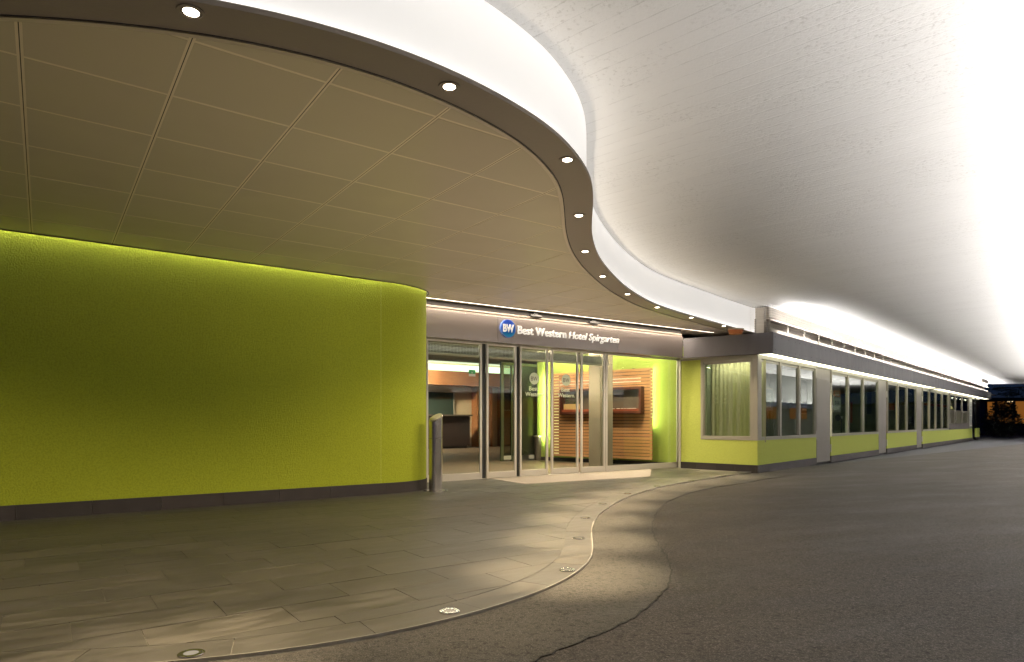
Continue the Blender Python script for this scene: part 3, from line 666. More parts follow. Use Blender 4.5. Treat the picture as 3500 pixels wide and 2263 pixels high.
bw = thing('lobby_back_wall', 'wood and cream rear wall of the lobby behind the reception', 'wall', (BW0.x, BW0.y, 0)); bn_ = -V
tb = lambda x: along(BW0, U, x)
mb = MB(); mb.box(BW0, U, bn_, -9, 6, -.3, 0, 0, 4.2); mb.build('cream_wall', M['lobbycream'], bw)
mb = MB(); mb.box(BW0, U, bn_, -9, 6, .0, .9, 2.62, 3.2); mb.build('wood_beam', M['woodwall'], bw)
mb = MB(); mb.box(BW0, U, bn_, -9, tb(1800), .02, .5, 3.22, 3.5); mb.build('lit_cornice', E_GLOW, bw)
mb = MB(); mb.box(BW0, U, bn_, tb(1612), tb(1664), .0, .45, 0, 2.62); mb.build('wood_pier', M['woodwall'], bw)
mb = MB(); mb.box(BW0, U, bn_, tb(1700), tb(1800), .0, .3, 0, 2.62); mb.build('wood_panel', M['woodwall'], bw)
mb = MB(); mb.box(BW0, U, bn_, -6, tb(1548), .0, .04, .8, 2.35); mb.build('dark_opening', M['teal'], bw)
mb = MB(); mb.box(BW0, U, bn_, tb(1548), tb(1553), .0, .08, .8, 2.42); mb.box(BW0, U, bn_, -6, tb(1553), .0, .08, 2.36, 2.42); mb.build('opening_frame', M['trim'], bw)
pf = thing('picture_frame', 'dark picture in a thin pale frame on the lobby wood wall', 'picture', tuple(BW0 + U * tb(1720)) + (1.3,)); dd = (BW0 + U * tb(1720)).y - .4
t0, t1 = tb(1703), tb(1742); mb = MB(); mb.box(BW0, U, bn_, t0, t1, .31, .34, zat(1404, dd), zat(1328, dd)); mb.build('frame', M['trim'], pf); mb = MB(); mb.box(BW0, U, bn_, t0 + .05, t1 - .05, .34, .345, zat(1404, dd) + .05, zat(1328, dd) - .05); mb.build('canvas', M['lobbydark'], pf)
dk = thing('reception_desk', 'dark brown reception desk with overhanging top', 'desk', (-2.7, 26.4, 0)); DO = Vector((-2.7, 26.4)); td = lambda x: along(DO, U, x)
mb = MB(); mb.box(DO, U, bn_, -4, td(1606), -.5, 0, .1, 1.33); mb.build('front', M['desk'], dk); mb = MB(); mb.box(DO, U, bn_, -4, td(1612), -.6, .12, 1.34, 1.385); mb.build('desk_top', M['lobbydark'], dk)
mb = MB(); mb.box(DO, U, bn_, -4, td(1600), -.45, -.1, .0, .1); mb.build('toe_kick', M['rubber'], dk)
# grey return wall beyond the green one
rw = MB(); rw.prism([tuple(G1), tuple(G1 + gn * 0 - gd * .15 - gn * .4), tuple(B1 - V * .3 + U * .4), tuple(BW0 + U * (tb(1761)) - V * .3)], 0, 4.2); tag(rw.build('return_wall', M['greyreturn']), 'dark grey brown side wall deep in the lobby', 'wall')
gwl = thing('lobby_green_wall', 'bright lime wall behind the timber slats in the lobby', 'wall', (GW0.x, GW0.y, 0))
mb = MB(); mb.box(GW0, gd, gn, -.25, GL, -.2, 0, .1, 2.93); mb.build('plaster_coat', M['lobbygreen'], gwl)
mb = MB(); mb.box(GW0, gd, gn, -.1, GL, -.19, .012, 0, .1); mb.build('skirting', M['plinth'], gwl)
# slat screen
S1 = Vector((3.42, 15.80)) ; SR = at(2231, 15.95); SL = at(1891, 17.95); sd = (SL - SR).normalized(); SLn = (SL - SR).length; sn = Vector((-sd.y, sd.x))
if sn.dot(Vector((0, 16)) - SR) < 0: sn = -sn
ss = thing('slat_screen', 'wooden horizontal slat screen on the lime lobby wall', 'screen', (SR.x, SR.y, .17)); z0 = zat(1572, 15.95); z1 = zat(1255, 15.95); N = 28; pit = (z1 - z0) / N
for k in range(N):
    mb = MB(); za = z0 + pit * k; lo = 0.0; mb.box(SR, sd, sn, lo, SLn, 0, .022, za, za + pit - .015); mb.build('slat', M['wood'], ss)
mb = MB()
for t in (.55, 1.3, 2.05): mb.box(SR, sd, sn, t - .03, t + .03, -.05, -.002, z0, z1)
mb.box(SR, sd, sn, .09, SLn - .19, -.012, -.008, z0 + .02, z1 - .02)
mb.build('batten', M['rubber'], ss)
mb = MB(); mb.box(SR, sd, sn, SLn - .17, SLn - .02, -.03, -.015, z0 + .02, z1 - .02); mb.build('edge_light', E_SLIT, ss)
mb = MB(); mb.box(SR, sd, sn, .01, .06, -.03, -.015, z0 + 1.0, z1 - .02); mb.build('edge_light', E_SLIT, ss)
mb = MB()
for k in (23, 24): mb.box(SR, sd, sn, .33, SLn - .22, -.004, .004, z0 + pit * (k + 1) - .014, z0 + pit * (k + 1) - .001)
mb.build('slit_light', emis('slit_white', (1, .92, .75), 1.3), ss)
# display box on the slats
ts = lambda x: along(SR + sn * .2, sd, x)
db = thing('display_box', 'dark mahogany framed display box on the timber slats', 'display case', tuple(SR + sd * 1.2) + (1.2,)); tA, tB = sorted((ts(2190), ts(1913))); zA, zB = 1.30, 1.965
mb = MB(); fwd = .06; mb.box(SR, sd, sn, tA, tB, .024, .2, zA, zA + fwd); mb.box(SR, sd, sn, tA, tB, .024, .2, zB - fwd, zB); mb.box(SR, sd, sn, tA, tA + fwd, .024, .2, zA + fwd, zB - fwd); mb.box(SR, sd, sn, tB - fwd, tB, .024, .2, zA + fwd, zB - fwd); mb.build('frame', M['redframe'], db)
mb = MB(); mb.box(SR, sd, sn, tA + fwd, tB - fwd, .024, .05, zA + fwd, zB - fwd); mb.build('back', M['lobbydark'], db)
mb = MB(); mb.box(SR, sd, sn, tA + fwd, tB - fwd, .06, .19, zA + fwd, zA + fwd + .06); mb.build('red_shelf', mat('red_shelf', (.22, .05, .02), .5), db)
mb = MB()
for k in range(40):
    c = SR + sd * random.uniform(tA + .2, tA + .95) + sn * random.uniform(.08, .17); mb.cyl(c, random.uniform(.008, .016), zA + fwd + .06, zA + fwd + .075, 6)
mb.build('pebbles', M['white'], db)['kind'] = 'stuff'
pl = thing('planter_box', 'small tan planter box with dark leaves inside the display', 'planter', tuple(SR + sd * 2.0 + sn * .12) + (zA + .12,))
q0, q1 = sorted((ts(1925), ts(1980))); mb = MB(); mb.box(SR, sd, sn, q0, q1, .08, .18, zA + .121, zA + .27); mb.build('box', M['soil'], pl)
mb = MB()
for k in range(90):
    c = SR + sd * random.uniform(q0 - .05, q1 + .05) + sn * random.uniform(.08, .19); z = zA + .27 + random.uniform(0, .22); a2 = random.uniform(0, 6.28); s = random.uniform(.02, .05)
    mb.add([(c.x, c.y, z), (c.x + s * math.cos(a2), c.y + s * math.sin(a2), z + s * .6), (c.x + s * 1.4 * math.cos(a2 + .3), c.y + s * 1.4 * math.sin(a2 + .3), z + s * .2), (c.x + s * .6 * math.cos(a2 + .9), c.y + s * .6 * math.sin(a2 + .9), z - s * .2)], [(0, 1, 2, 3)])
mb.build('leaves', M['leaf'], pl)['kind'] = 'stuff'
# concrete column
co = at(2053.5, 16.1); cw = .21; mb = MB(); mb.box(co, e, en, -cw, cw, -cw, cw, 0, 2.93)
tag(mb.build('column', M['column'], bevel=.01), 'square beige concrete column inside the glass front', 'column')
# perforated grille box behind the door heads
gb = thing('air_grille', 'long wavy perforated air grille above the doors', 'grille', tuple(E0) + (2.4,))
GO = E0 - en * .38; gt0, gt1 = -.3, along(GO, e, 2083); GZ0, GZ1 = 2.415, 2.60
mb = MB(); n = int((gt1 - gt0) / .032)
def gw_(t): return .018 * math.sin(t * 2 * math.pi / 1.05)
for k in range(n):
    t = gt0 + k * .032; q = gw_(t); mb.box(GO, e, en, t, t + .007, q, q + .004, GZ0, GZ1)
for k in range(7):
    z = GZ0 + (GZ1 - GZ0) * (k + .5) / 7
    for j in range(0, n, 4):
        t = gt0 + j * .032; q = gw_(t); mb.box(GO, e, en, t, t + .032 * 4, q + .001, q + .005, z, z + .008)
mb.build('grille_bars', M['white'], gb)['kind'] = 'stuff'
mb = MB(); mb.box(GO, e, en, gt0, gt1, -.3, -.26, GZ0, GZ1); mb.build('housing', M['greyreturn'], gb)
mb = MB(); mb.box(GO, e, en, gt0, gt1, -.26, .045, GZ0 - .02, GZ0 - .003); mb.build('bottom_lip', M['white'], gb)
# inner sliding door of the vestibule
iv = thing('inner_door', 'green tinted inner glass door of the vestibule', 'door', tuple(at(1716, 18)) + (0,)); IO = at(1716, 18.0); ie = U; inn = -V
ti = lambda x: along(IO, ie, x)
mb = MB()
for x0, x1 in ((1711, 1720), (1746, 1750), (1876, 1882)): mb.box(IO, ie, inn, ti(x0), ti(x1), -.03, .03, 0, 2.66)
mb.box(IO, ie, inn, ti(1711), ti(1882), -.05, .05, 2.66, 2.74); mb.build('frame', mat('green_grey_frame', (.10, .12, .07), .35, .4), iv)
mb = MB(); mb.box(IO, ie, inn, ti(1808), ti(1866), -.02, .02, .04, .15); mb.box(IO, ie, inn, ti(1720), ti(1746), -.02, .02, .04, .15); mb.build('bottom_rail', M['alu'], iv)
mb = MB(); mb.box(IO, ie, inn, ti(1720), ti(1876), -.004, .004, .15, 2.66); mb.build('pane', glass('smoke_glass', (.55, .60, .52)), iv)
bi = at(1839, 18.6); mb = MB(); mb.cyl(bi, .10, .0, .66, 20, r2=.12)
wb = thing('waste_bin', 'slim dark bin standing inside the vestibule', 'bin', tuple(bi) + (0,)); mb.build('body', M['lobbydark'], wb, smooth=True); mb = MB(); mb.cyl(bi, .128, .66, .70, 20); mb.build('lid', M['trim'], wb, smooth=True)
c = SR + sd * 1.45 + sn * 1.0; area_light('slat_front_fill', (c.x, c.y, 2.90), tuple(-sn * .9) + (-1,), 3.0, .08, L_LOBBY * .30, (1.0, .80, .55), (sd.x, sd.y, 0))  # added fill light to brighten the slats, no fixture here
c = GW0 + gd * .35 + gn * .55; area_light('green_end_lamp', (c.x, c.y, 2.90), tuple(-gn * .5) + (-1,), .9, .06, L_LOBBY * .012, (1.0, .97, .6), (gd.x, gd.y, 0))
for x_ in (1560, 1760, 1960):
    c = GO + e * along(GO, e, x_) - en * .9; area_light('grille_fill', (c.x, c.y, 2.91), tuple(en * 1.0) + (-.5,), 1.6, .05, L_LOBBY * .045, (1, .88, .68), (e.x, e.y, 0))  # fill lights added to brighten the grille bars
# lobby lighting (lit coves and ceiling spots seen through the glass)
c = GW0 + gd * 2.2 + gn * .16; area_light('green_wall_washer', (c.x, c.y, 2.90), (gn.x * -.25, gn.y * -.25, -1), 3.8, .06, L_LOBBY * .10, (1.0, 1.0, .72), (gd.x, gd.y, 0))
c = GW0 + gd * .62 + gn * .10; area_light('slat_side_lamp', (c.x, c.y, 1.7), tuple(-gd * .7 - gn * .7) + (0,), 1.5, .05, L_LOBBY * .03, (.95, 1.0, .55), (0, 0, 1))
c = GW0 + gd * 4.05 + gn * .12; area_light('slat_side_lamp', (c.x, c.y, 1.5), tuple(-gn) + (0,), 1.9, .05, L_LOBBY * .06, (.95, 1.0, .6), (0, 0, 1))
for sx, dd, pw in ((1500, 15.0, .6), (1700, 15.3, .5), (1950, 15.6, .8), (1540, 22, 1.1), (1680, 23, .9), (2150, 15.3, .35)):
    c = at(sx, dd); zz = 2.9 if dd < 20 else 3.9
    spot('lobby_spot', (c.x, c.y, zz), L_LOBBY * pw * 1.6, 120, .8, (1.0, .80, .55), .06)
    ls = MB(); ls.cyl(c, .05, zz + .022, zz + .028, 16); tag(ls.build('lobby_spotlight', E_SMALL), f'small lit ceiling spot inside the lobby above photo strip {sx}', 'spotlight') if False else None
c = at(1540, 25.4); area_light('reception_lamp', (c.x, c.y, 3.9), (-.1, .5, -1), 4, .5, L_LOBBY * 12.0, (1.0, .84, .60), (U.x, U.y, 0))
c = at(1828, 15.6); mb = MB(); mb.cyl(c, .045, 2.905, 2.928, 16)
sp_ = thing('lobby_spotlight', 'small lit round ceiling spot inside the lobby', 'spotlight', (c.x, c.y, 2.9)); mb.build('lamp', E_SMALL, sp_)

# ------------------------------------------------------------------ shop row (kiosk building)
KB = thing('shop_row', 'long low lime green shop row with dark flat fascia', 'building', (K1.x, K1.y, 0))
TEND = tk(3348); ZS, ZT = .687, 2.53
tW = tks(2395)
SQ, HS = 'wall_panel', .15
mb = MB(); mb.box(K0, ks, ksn, 0, tW, -.2, 0, HS, 2.6); mb.build('wall', M['green2'], KB)
mb = MB(); mb.box(K0, ks, ksn, tW + .0015, KSL, -.2, -.001, HS, ZS); mb.build('wall', M['green2'], KB)
x = -.02
while x < KSL + .008:
    x2 = min(x + .47, KSL + .012); mb = MB(); mb.box(K0, ks, ksn, x, x2 - .004, -.1, .012, -.03, HS - .002); mb.build('plinth_tile', M['plinth'], KB); x = x2
doors = [(2790, 2840), (3003, 3031), (3133, 3152)]
segs = []; p_ = tk(2590)
for a0, b0 in doors: segs.append((p_, tk(a0))); p_ = tk(b0)
segs.append((p_, tk(3323))); segs.append((tk(3336), TEND))
for a0, b0 in segs:
    mb = MB(); mb.box(K1, a_, an, max(a0, 0), b0, -.2, 0, HS, ZS); mb.build('wall', M['green2'], KB)
    t = max(a0, 0) - (.012 if a0 <= .05 else 0)
    while t < b0 - .05:
        t2 = min(t + .6, b0); mb = MB(); mb.box(K1, a_, an, t + .001, t2 - .003, -.1, .014, -.03, HS - .002); mb.build('plinth_tile', M['plinth'], KB); t = t2
def window(o, ex, nx, t0, t1, z0, z1, fw=.045, open_=0.0, parent=KB, gm='kglass'):
    mb = MB(); mb.box(o, ex, nx, t0, t0 + fw, -.07, .008, z0, z1); mb.box(o, ex, nx, t1 - fw, t1, -.07, .008, z0, z1)
    mb.box(o, ex, nx, t0 + fw, t1 - fw, -.07, .008, z0, z0 + fw * 1.5); mb.box(o, ex, nx, t0 + fw, t1 - fw, -.07, .008, z1 - fw, z1)
    g = mb.build('window', M['alugreen'], parent, bevel=.003)
    mb = MB(); s = fw; z0b = z0 + fw * 1.5 + .002; q = .022
    mb.box(o, ex, nx, t0 + s, t0 + s + q, -.05, -.02, z0b, z1 - s); mb.box(o, ex, nx, t1 - s - q, t1 - s, -.05, -.02, z0b, z1 - s); mb.box(o, ex, nx, t0 + s + q, t1 - s - q, -.05, -.02, z1 - s - .06, z1 - s)
    mb.build('sash', M['alugreen'], g)
    mb = MB(); mb.box(o, ex, nx, t0 + fw + .001, t1 - fw - .001, -.038, -.032, z0b, z1 - s - .001); mb.build('pane', M[gm], g)
    return g
window(K0, ks, ksn, tW, tks(2575) - .0, ZS, ZT, .06)
mb = MB(); mb.box(K0, ks, ksn, tks(2576), KSL, -.1, .010, ZS, ZT); mb.box(K1, a_, an, .001, tk(2599), -.1, .010, ZS, ZT); mb.build('corner_post', M['alugreen'], KB, bevel=.004)
mb = MB(); mb.box(K0, ks, ksn, 0.0, KSL, -.05, .004, ZT + .002, 2.5715); mb.box(K1, a_, an, 0, TEND, -.05, .004, ZT + .002, 2.5715); mb.build('head_board', M['alugreen'], KB)
mb = MB(); mb.box(K0, ks, ksn, -.02, .035, -.03, .02, 0, 2.56); mb.build('corner_bead', M['alu'], KB)
groups_ = [[2599, 2668, 2733, 2789], [2842, 2900, 2952, 3003], [3034, 3070, 3101, 3133], [3153.5, 3178, 3200, 3221.5, 3243]]
for g_ in groups_:
    for a0, b0 in zip(g_[:-1], g_[1:]): window(K1, a_, an, tk(a0) + .003, tk(b0) - .003, ZS, ZT, .05)
for a0, b0 in doors:
    t0, t1 = tk(a0) + .004, tk(b0) - .004
    mb = MB(); mb.box(K1, a_, an, t0, t1, -.08, -.02, .02, ZT - .002)
    g = mb.build('door', M['door'], KB, bevel=.003)
    mb = MB(); i_ = .07
    mb.box(K1, a_, an, t0 + i_, t1 - i_, -.0195, -.008, .85, ZT - .28); mb.box(K1, a_, an, t0 + i_, t1 - i_, -.0195, -.008, .1, .62); mb.build('raised_panel', M['door'], g, bevel=.003)
    mb = MB()
    for z in (.25, 1.95): mb.tube(tuple(K1 + a_ * (t1 - .015) + an * .005) + (z,), tuple(K1 + a_ * (t1 - .015) + an * .005) + (z + .22,), .016, 8)
    mb.build('hinge', M['alu'], g)
    mb = MB(); mb.box(K1, a_, an, t0, t1, -.02, .0, .0, .018); mb.build('threshold', M['rubber'], g)
# last shop with dark glazing, banner and open door
ta, tb2 = tk(3246), tk(3311)
for x0, x1 in ((3247, 3266), (3267, 3289), (3290, 3311)):
    t0, t1 = tk(x0), tk(x1); mb = MB(); fw = .06
    mb.box(K1, a_, an, t0, t0 + fw, -.05, .005, 1.0, ZT); mb.box(K1, a_, an, t1 - fw, t1, -.05, .005, 1.0, ZT); mb.box(K1, a_, an, t0 + fw, t1 - fw, -.05, .005, 1.62, 1.68); mb.box(K1, a_, an, t0 + fw, t1 - fw, -.05, .005, ZT - .08, ZT)
    g = mb.build('dark_window', M['door'], KB); g['label'] = 'dark framed shop window with a frosted lower half'
    mb = MB(); mb.box(K1, a_, an, t0 + fw, t1 - fw, -.03, -.025, 1.68, ZT - .08); mb.build('pane', M['kglass'], g)
    mb = MB(); mb.box(K1, a_, an, t0 + fw, t1 - fw, -.03, -.02, 1.0, 1.62); mb.build('frosted_panel', mat('frosted_brown', (.12, .115, .075), .3), g)
mb = MB(); mb.box(K1, a_, an, ta, tk(3311), -.08, .0, ZS + .002, .998); mb.build('brown_base_panel', mat('brown_base', (.10, .085, .08), .5), KB)
mb = MB(); mb.box(K1, a_, an, tk(3312), tk(3322), -.06, .0, ZS + .002, ZT); mb.build('sign_post_panel', M['door'], KB)
mb = MB(); mb.box(K1, a_, an, tk(3324), tk(3336), -.08, -.04, .05, ZT); mb.build('shop_door', M['blackglass'], KB)
mb = MB(); mb.box(K1, a_, an, tk(3336.5), TEND, -.06, .0, ZS + .002, ZT); mb.build('end_window', M['blackglass'], KB)
bnr = thing('shop_banner', 'narrow white vertical banner with black lettering by the far shop door', 'banner', tuple(K1 + a_ * tk(3317)) + (.9,))
t0, t1 = tk(3313), tk(3321); mb = MB(); mb.box(K1, a_, an, t0, t1, .01, .02, .82, 2.42); mb.build('cloth', M['white'], bnr)
mb = MB(); zz = 2.25
for ch in '8x00':
    put_text(mb, text_mesh(ch, .24, .16, .002, .02), K1, a_, an, (t0 + t1) / 2 - .12, zz - .16, 0, .021); zz -= .21
for k in range(7): mb.box(K1, a_, an, t0 + .06, t1 - .06, .021, .023, 1.36 - k * .07, 1.39 - k * .07)
mb.build('lettering', M['postertext'], bnr)
# roof, soffit, fascia panels
mb = MB(); mb.prism([tuple(F0 - fsn * .06), tuple(F1 - fsn * .03 - an * .03), tuple(F1 - an * .03 + a_ * (tk(3388))), tuple(F1 - an * 3 + a_ * tk(3388)), tuple(K0 - an * 3)], 2.90, 2.96); mb.build('roof', M['dfascia'], KB)
FE = along(F1, a_, 3388)
mb = MB(); mb.box(F1, a_, an, .0, FE, -.40, -.03, 2.572, 2.58); mb.build('soffit', M['rail'], KB)
mb = MB(); mb.prism([tuple(F0 - fsn * .03), tuple(F1 - fsn * .03 - an * .05), tuple(K1 + ks * -.02), tuple(K0)], 2.5725, 2.579); mb.build('soffit', M['rail'], KB)
t = 0.0; k = 0
while t < FE:
    t2 = min(t + 1.55, FE); mb = MB(); mb.box(F1, a_, an, t + .0015, t2 - .0015, -.03, random.uniform(0, .002), 2.565, 3.012); pnl = mb.build('fascia_panel', M['dfascia'], KB)
    if t < 14:
        mb = MB()
        for q in (.12, .5, .95, 1.38):
            for z in (2.65, 2.92):
                c = F1 + a_ * (t + q); mb.tube(tuple(c + an * .0) + (z,), tuple(c + an * .006) + (z,), .009, 6)
        mb.build('rivets', M['rubber'], pnl)['kind'] = 'stuff'
    t = t2
mb = MB(); mb.box(F0, fs_, fsn, 0, FSL, -.03, 0, 2.565, 3.014); mb.build('fascia_panel', M['dfascia'], KB)
mb = MB(); mb.box(F0, fs_, fsn, .0, FSL, -.035, .003, 2.558, 2.5645); mb.box(F1, a_, an, 0, FE, -.035, .003, 2.558, 2.5645); mb.build('drip_edge', M['rubber'], KB)
# soffit LED trough along the long side
mb = MB(); t = .02
while t < FE - 1:
    mb.box(F1, a_, an, t, t + 1.46, -.33, -.04, 2.566, 2.5715); t += 1.5 if not (17.0 < t < 18.4) else 2.6; mb.build('soffit_lamp', E_SOFF, KB); mb = MB()
# white sign letters at the far end of the fascia
mb = MB(); put_text(mb, text_mesh('BISTRO', 1.3, .2, .01, .02), F1, a_, an, FE - 1.6, 2.72, 0, .004); 
mb.build('fascia_lettering', M['white'], KB) if False else None
mb = MB(); 
for k in range(3): mb.box(F1, a_, an, FE - 1.9, FE - .2, .004, .01, 2.68 + k * .09, 2.73 + k * .09)
mb.build('lettering_block', M['posterpale'], KB)
# things inside the shop windows
IN = K1 - an * 1.3
mb = MB(); mb.box(IN, a_, an, .3, TEND, -.1, 0, 0, 2.56); mb.build('inner_wall', M['kinside'], KB)
mb = MB(); mb.box(K1, a_, an, .25, TEND, -1.29, -.205, .60, .64); mb.build('inner_sill', M['kinside'], KB)
mb = MB(); mb.box(K1, a_, an, .25, TEND, -1.29, -.06, 2.535, 2.5715); mb.build('inner_ceiling', M['teal'], KB)
for x in (2789, 3003, 3133): 
    mb = MB(); mb.box(K1, a_, an, tk(x + 8), tk(x + 8) + .05, -1.29, -.1, .64, 2.55); mb.build('partition', M['kinside'], KB)
cu = thing('curtain', 'pleated olive curtain behind the corner shop window', 'curtain', tuple(K0 + ks * tW) + (.7,))
mb = MB(); n = 120; c1 = []; 
for k in range(n + 1):
    t = tW - .1 + (KSL - tW + .1) * k / n; c1.append(K0 + ks * t - ksn * (.42 + .018 * math.sin(k * .75) + .012 * math.sin(k * .31)))
strip(mb, c1, c1, .64, 2.5); mb.build('cloth', M['curtain'], cu, smooth=True)
c = K0 + ks * (tW + .75) - ksn * .18; area_light('curtain_fill', (c.x, c.y, 2.48), tuple(-ksn * .5) + (-1,), 1.0, .05, 9.0, (1, .93, .7), (ks.x, ks.y, 0))  # fill light added so the curtain reads paler
def poster(x0, x1, y0, y1, depth, m_, lab, cat='poster', sub=None):
    o = K1 - an * depth; t0, t1 = along(o, a_, x0), along(o, a_, x1); d = (o + a_ * (t0 + t1) / 2).y; z0, z1 = zat(y1, d), zat(y0, d)
    T = thing({'poster': 'poster', 'sign': 'wall_sign', 'board': 'display_board'}[cat], lab, cat, tuple(o + a_ * t0) + (z0,)); mb = MB(); f = .025
    mb.box(o, a_, an, t0, t1, -.01, .01, z0, z1); mb.build('sheet', M[m_], T)
    mb = MB(); mb.box(o, a_, an, t0 - f, t1 + f, -.012, .006, z1, z1 + f); mb.box(o, a_, an, t0 - f, t1 + f, -.012, .006, z0 - f, z0); mb.box(o, a_, an, t0 - f, t0, -.012, .006, z0, z1); mb.box(o, a_, an, t1, t1 + f, -.012, .006, z0, z1); mb.build('frame', M['alugreen'], T)
    if sub:
        mb = MB()
        for (a1, b1, c1_, d1) in sub: mb.box(o, a_, an, t0 + (t1 - t0) * a1, t0 + (t1 - t0) * b1, .011, .014, z0 + (z1 - z0) * c1_, z0 + (z1 - z0) * d1)
        mb.build('print', M['posterpale' if m_ != 'posterpale' else 'postertext'], T)
    return T
lines = [(.12, .85, .55 + k * .06, .575 + k * .06) for k in range(5)]
poster(2601, 2640, 1330, 1400, .30, 'postergrey', 'framed grey poster in the first long side window', sub=[(.1, .85, .1, .42)] + lines)
poster(2737, 2760, 1300, 1412, .30, 'teal', 'dark poster in the window left of the first grey door', sub=[(.15, .8, .08, .14)])
poster(2849, 2872, 1362, 1408, .30, 'posterpale', 'pale notice in the window right of the first door', sub=lines)
poster(2849, 2871, 1336, 1356, .32, 'orange', 'small orange red sign above the pale notice', 'sign', sub=[(.2, .4, .2, .8), (.5, .8, .2, .8)])
poster(2906, 2952, 1376, 1445, .9, 'orange', 'large orange board in the second bay middle window', 'board', sub=[(.05, .45, .45, .47), (.45, .47, .45, .95)])
poster(2975, 3000, 1372, 1425, .8, 'orange', 'orange board behind the right window of the second bay', 'board')
poster(2962, 2978, 1300, 1415, .3, 'teal', 'tall dark poster in the right window of the second bay')
poster(3037, 3072, 1380, 1402, .9, 'orange', 'orange counter strip in the left window of the third bay', 'board')
poster(3074, 3130, 1380, 1412, 1.0, 'orange', 'orange shelf panel behind the third bay windows', 'board')
poster(3107, 3124, 1335, 1349, .25, 'posterpale', 'white sign with print at the top of the third bay', 'sign', sub=[(.1, .3, .5, .8), (.4, .6, .5, .8), (.7, .9, .5, .8)])
poster(3106, 3123, 1425, 1448, .25, 'posterpale', 'white notice low in the third bay window', sub=[(.1, .9, .3, .4), (.1, .9, .6, .7)])
poster(3156, 3244, 1382, 1390, 1.0, 'orange', 'thin orange shelf behind the fourth bay windows', 'board')
# sole shaped sign and plant in windows
o = K1 - an * .25; t0 = along(o, a_, 2853); d = (o + a_ * t0).y; zc_ = zat(1428, d); T = thing('sole_sign', 'dark shoe sole shaped sign behind the second bay glass', 'sign', tuple(o + a_ * t0) + (zc_,)); mb = MB(); n = 28; out_ = []
for k in range(n):
    A = 2 * math.pi * k / n; cx_, sy_ = math.cos(A), math.sin(A); out_.append((.30 + .30 * cx_, sy_ * (.075 - .022 * math.cos(2 * A) - .012 * cx_)))
mb.add([tuple(o + a_ * (t0 + x) + an * q) + (zc_ + y,) for q in (0, .02) for x, y in out_], [tuple(range(n)), tuple(range(n, 2 * n))] + [(k, (k + 1) % n, n + (k + 1) % n, n + k) for k in range(n)]); mb.build('sole', M['rubber'], T)
mb = MB(); mb.box(o, a_, an, t0 + .58, t0 + .7, .0, .03, zc_ - .03, zc_ + .05); mb.build('label_tag', M['posterpale'], T)
mb = MB(); mb.box(o, a_, an, t0 + .62, t0 + .66, .0, .02, .66, zc_ - .03); mb.build('stand', M['rubber'], T)
o = K1 - an * .45; T = thing('potted_plant', 'tall grassy plant behind the first long side window', 'plant', tuple(o + a_ * tk(2630)) + (.64,)); mb = MB()
for k in range(70):
    b = o + a_ * (along(o, a_, 2630) + random.gauss(0, .06)) + an * random.gauss(0, .04); a2 = random.uniform(0, 6.28); h = random.uniform(.35, .8); lean = random.uniform(.05, .25)
    p0 = Vector((b.x, b.y, .70)); p1 = p0 + Vector((math.cos(a2) * lean * .4, math.sin(a2) * lean * .4, h * .6)); p2 = p0 + Vector((math.cos(a2) * lean * 1.3, math.sin(a2) * lean * 1.3, h)); ww = Vector((-math.sin(a2), math.cos(a2), 0)) * .008
    mb.add([p0 - ww, p0 + ww, p1 + ww, p1 - ww, p2], [(0, 1, 2, 3), (3, 2, 4)])
mb.build('leaves', M['leaf'], T)['kind'] = 'stuff'
mb = MB(); mb.cyl(o + a_ * along(o, a_, 2630), .09, .641, .74, 18, r2=.11); mb.build('pot', M['lobbydark'], T)
# warm spots in the far shop
for i, x in enumerate((3255, 3268, 3283, 3299)):
    o = K1 - an * .9; c = o + a_ * along(o, a_, x); T = thing('shop_spotlight', f'{ords[i]} small warm ceiling spot from the left in the far shop', 'spotlight', (c.x, c.y, 2.5), 'warm spots in the far shop')
    mb = MB(); mb.cyl(c, .05, 2.48, 2.56, 10); mb.build('lamp', E_SMALL, T)
o = K1 - an * .9; c = o + a_ * along(o, a_, 3278); spot('far_shop_lamp', (c.x, c.y, 2.4), 120, 140, .8, (1, .72, .4), .1)
c = o + a_ * along(o, a_, 2960); spot('bay_lamp', (c.x, c.y, 2.4), 260, 150, .8, (1, .8, .5), .1)
c = o + a_ * along(o, a_, 3090); spot('bay_lamp', (c.x, c.y, 2.4), 260, 150, .8, (1, .75, .45), .1)
c = o + a_ * along(o, a_, 2700); spot('bay_lamp', (c.x, c.y, 2.4), 420, 150, .8, (1, .95, .7), .1)

# ------------------------------------------------------------------ beam, rail and bird net above the shop row
bm_ = thing('edge_beam', 'cream concrete edge beam above the shop row roof', 'beam', tuple(F1) + (3.0,)); BO = F1 - an * .20
mb = MB(); mb.box(BO, a_, an, .3, FE, -.3, 0, 3.36, ZC - .001); mb.build('beam', M['cream'], bm_)
mb = MB(); mb.box(BO, a_, an, .15, FE, -.26, -.2, 2.97, 3.36); mb.build('back_board', M['rail'], bm_)
mb = MB(); mb.box(BO, a_, an, .0, .14, -.16, .0, 2.97, ZC - .06); mb.build('end_pier', M['cream'], bm_)
mb = MB(); t = FE - 6.2; mb.box(BO, a_, an, t, t + 3.2, .002, .35, 3.42, ZC - .002); mb.build('beam_corbel', M['cream'], bm_)
rl = thing('roof_railing', 'low cream railing with posts on the shop row roof', 'railing', tuple(F1) + (3.0,)); RO = F1 - an * .10
mb = MB(); mb.box(RO, a_, an, .05, FE - .5, -.012, .012, 3.325, 3.345); mb.build('top_rail', M['rail'], rl)
mb = MB(); mb.box(RO, a_, an, .05, FE - .5, -.05, -.03, 3.03, 3.13); mb.build('lower_board', M['rail'], rl)
t = .1
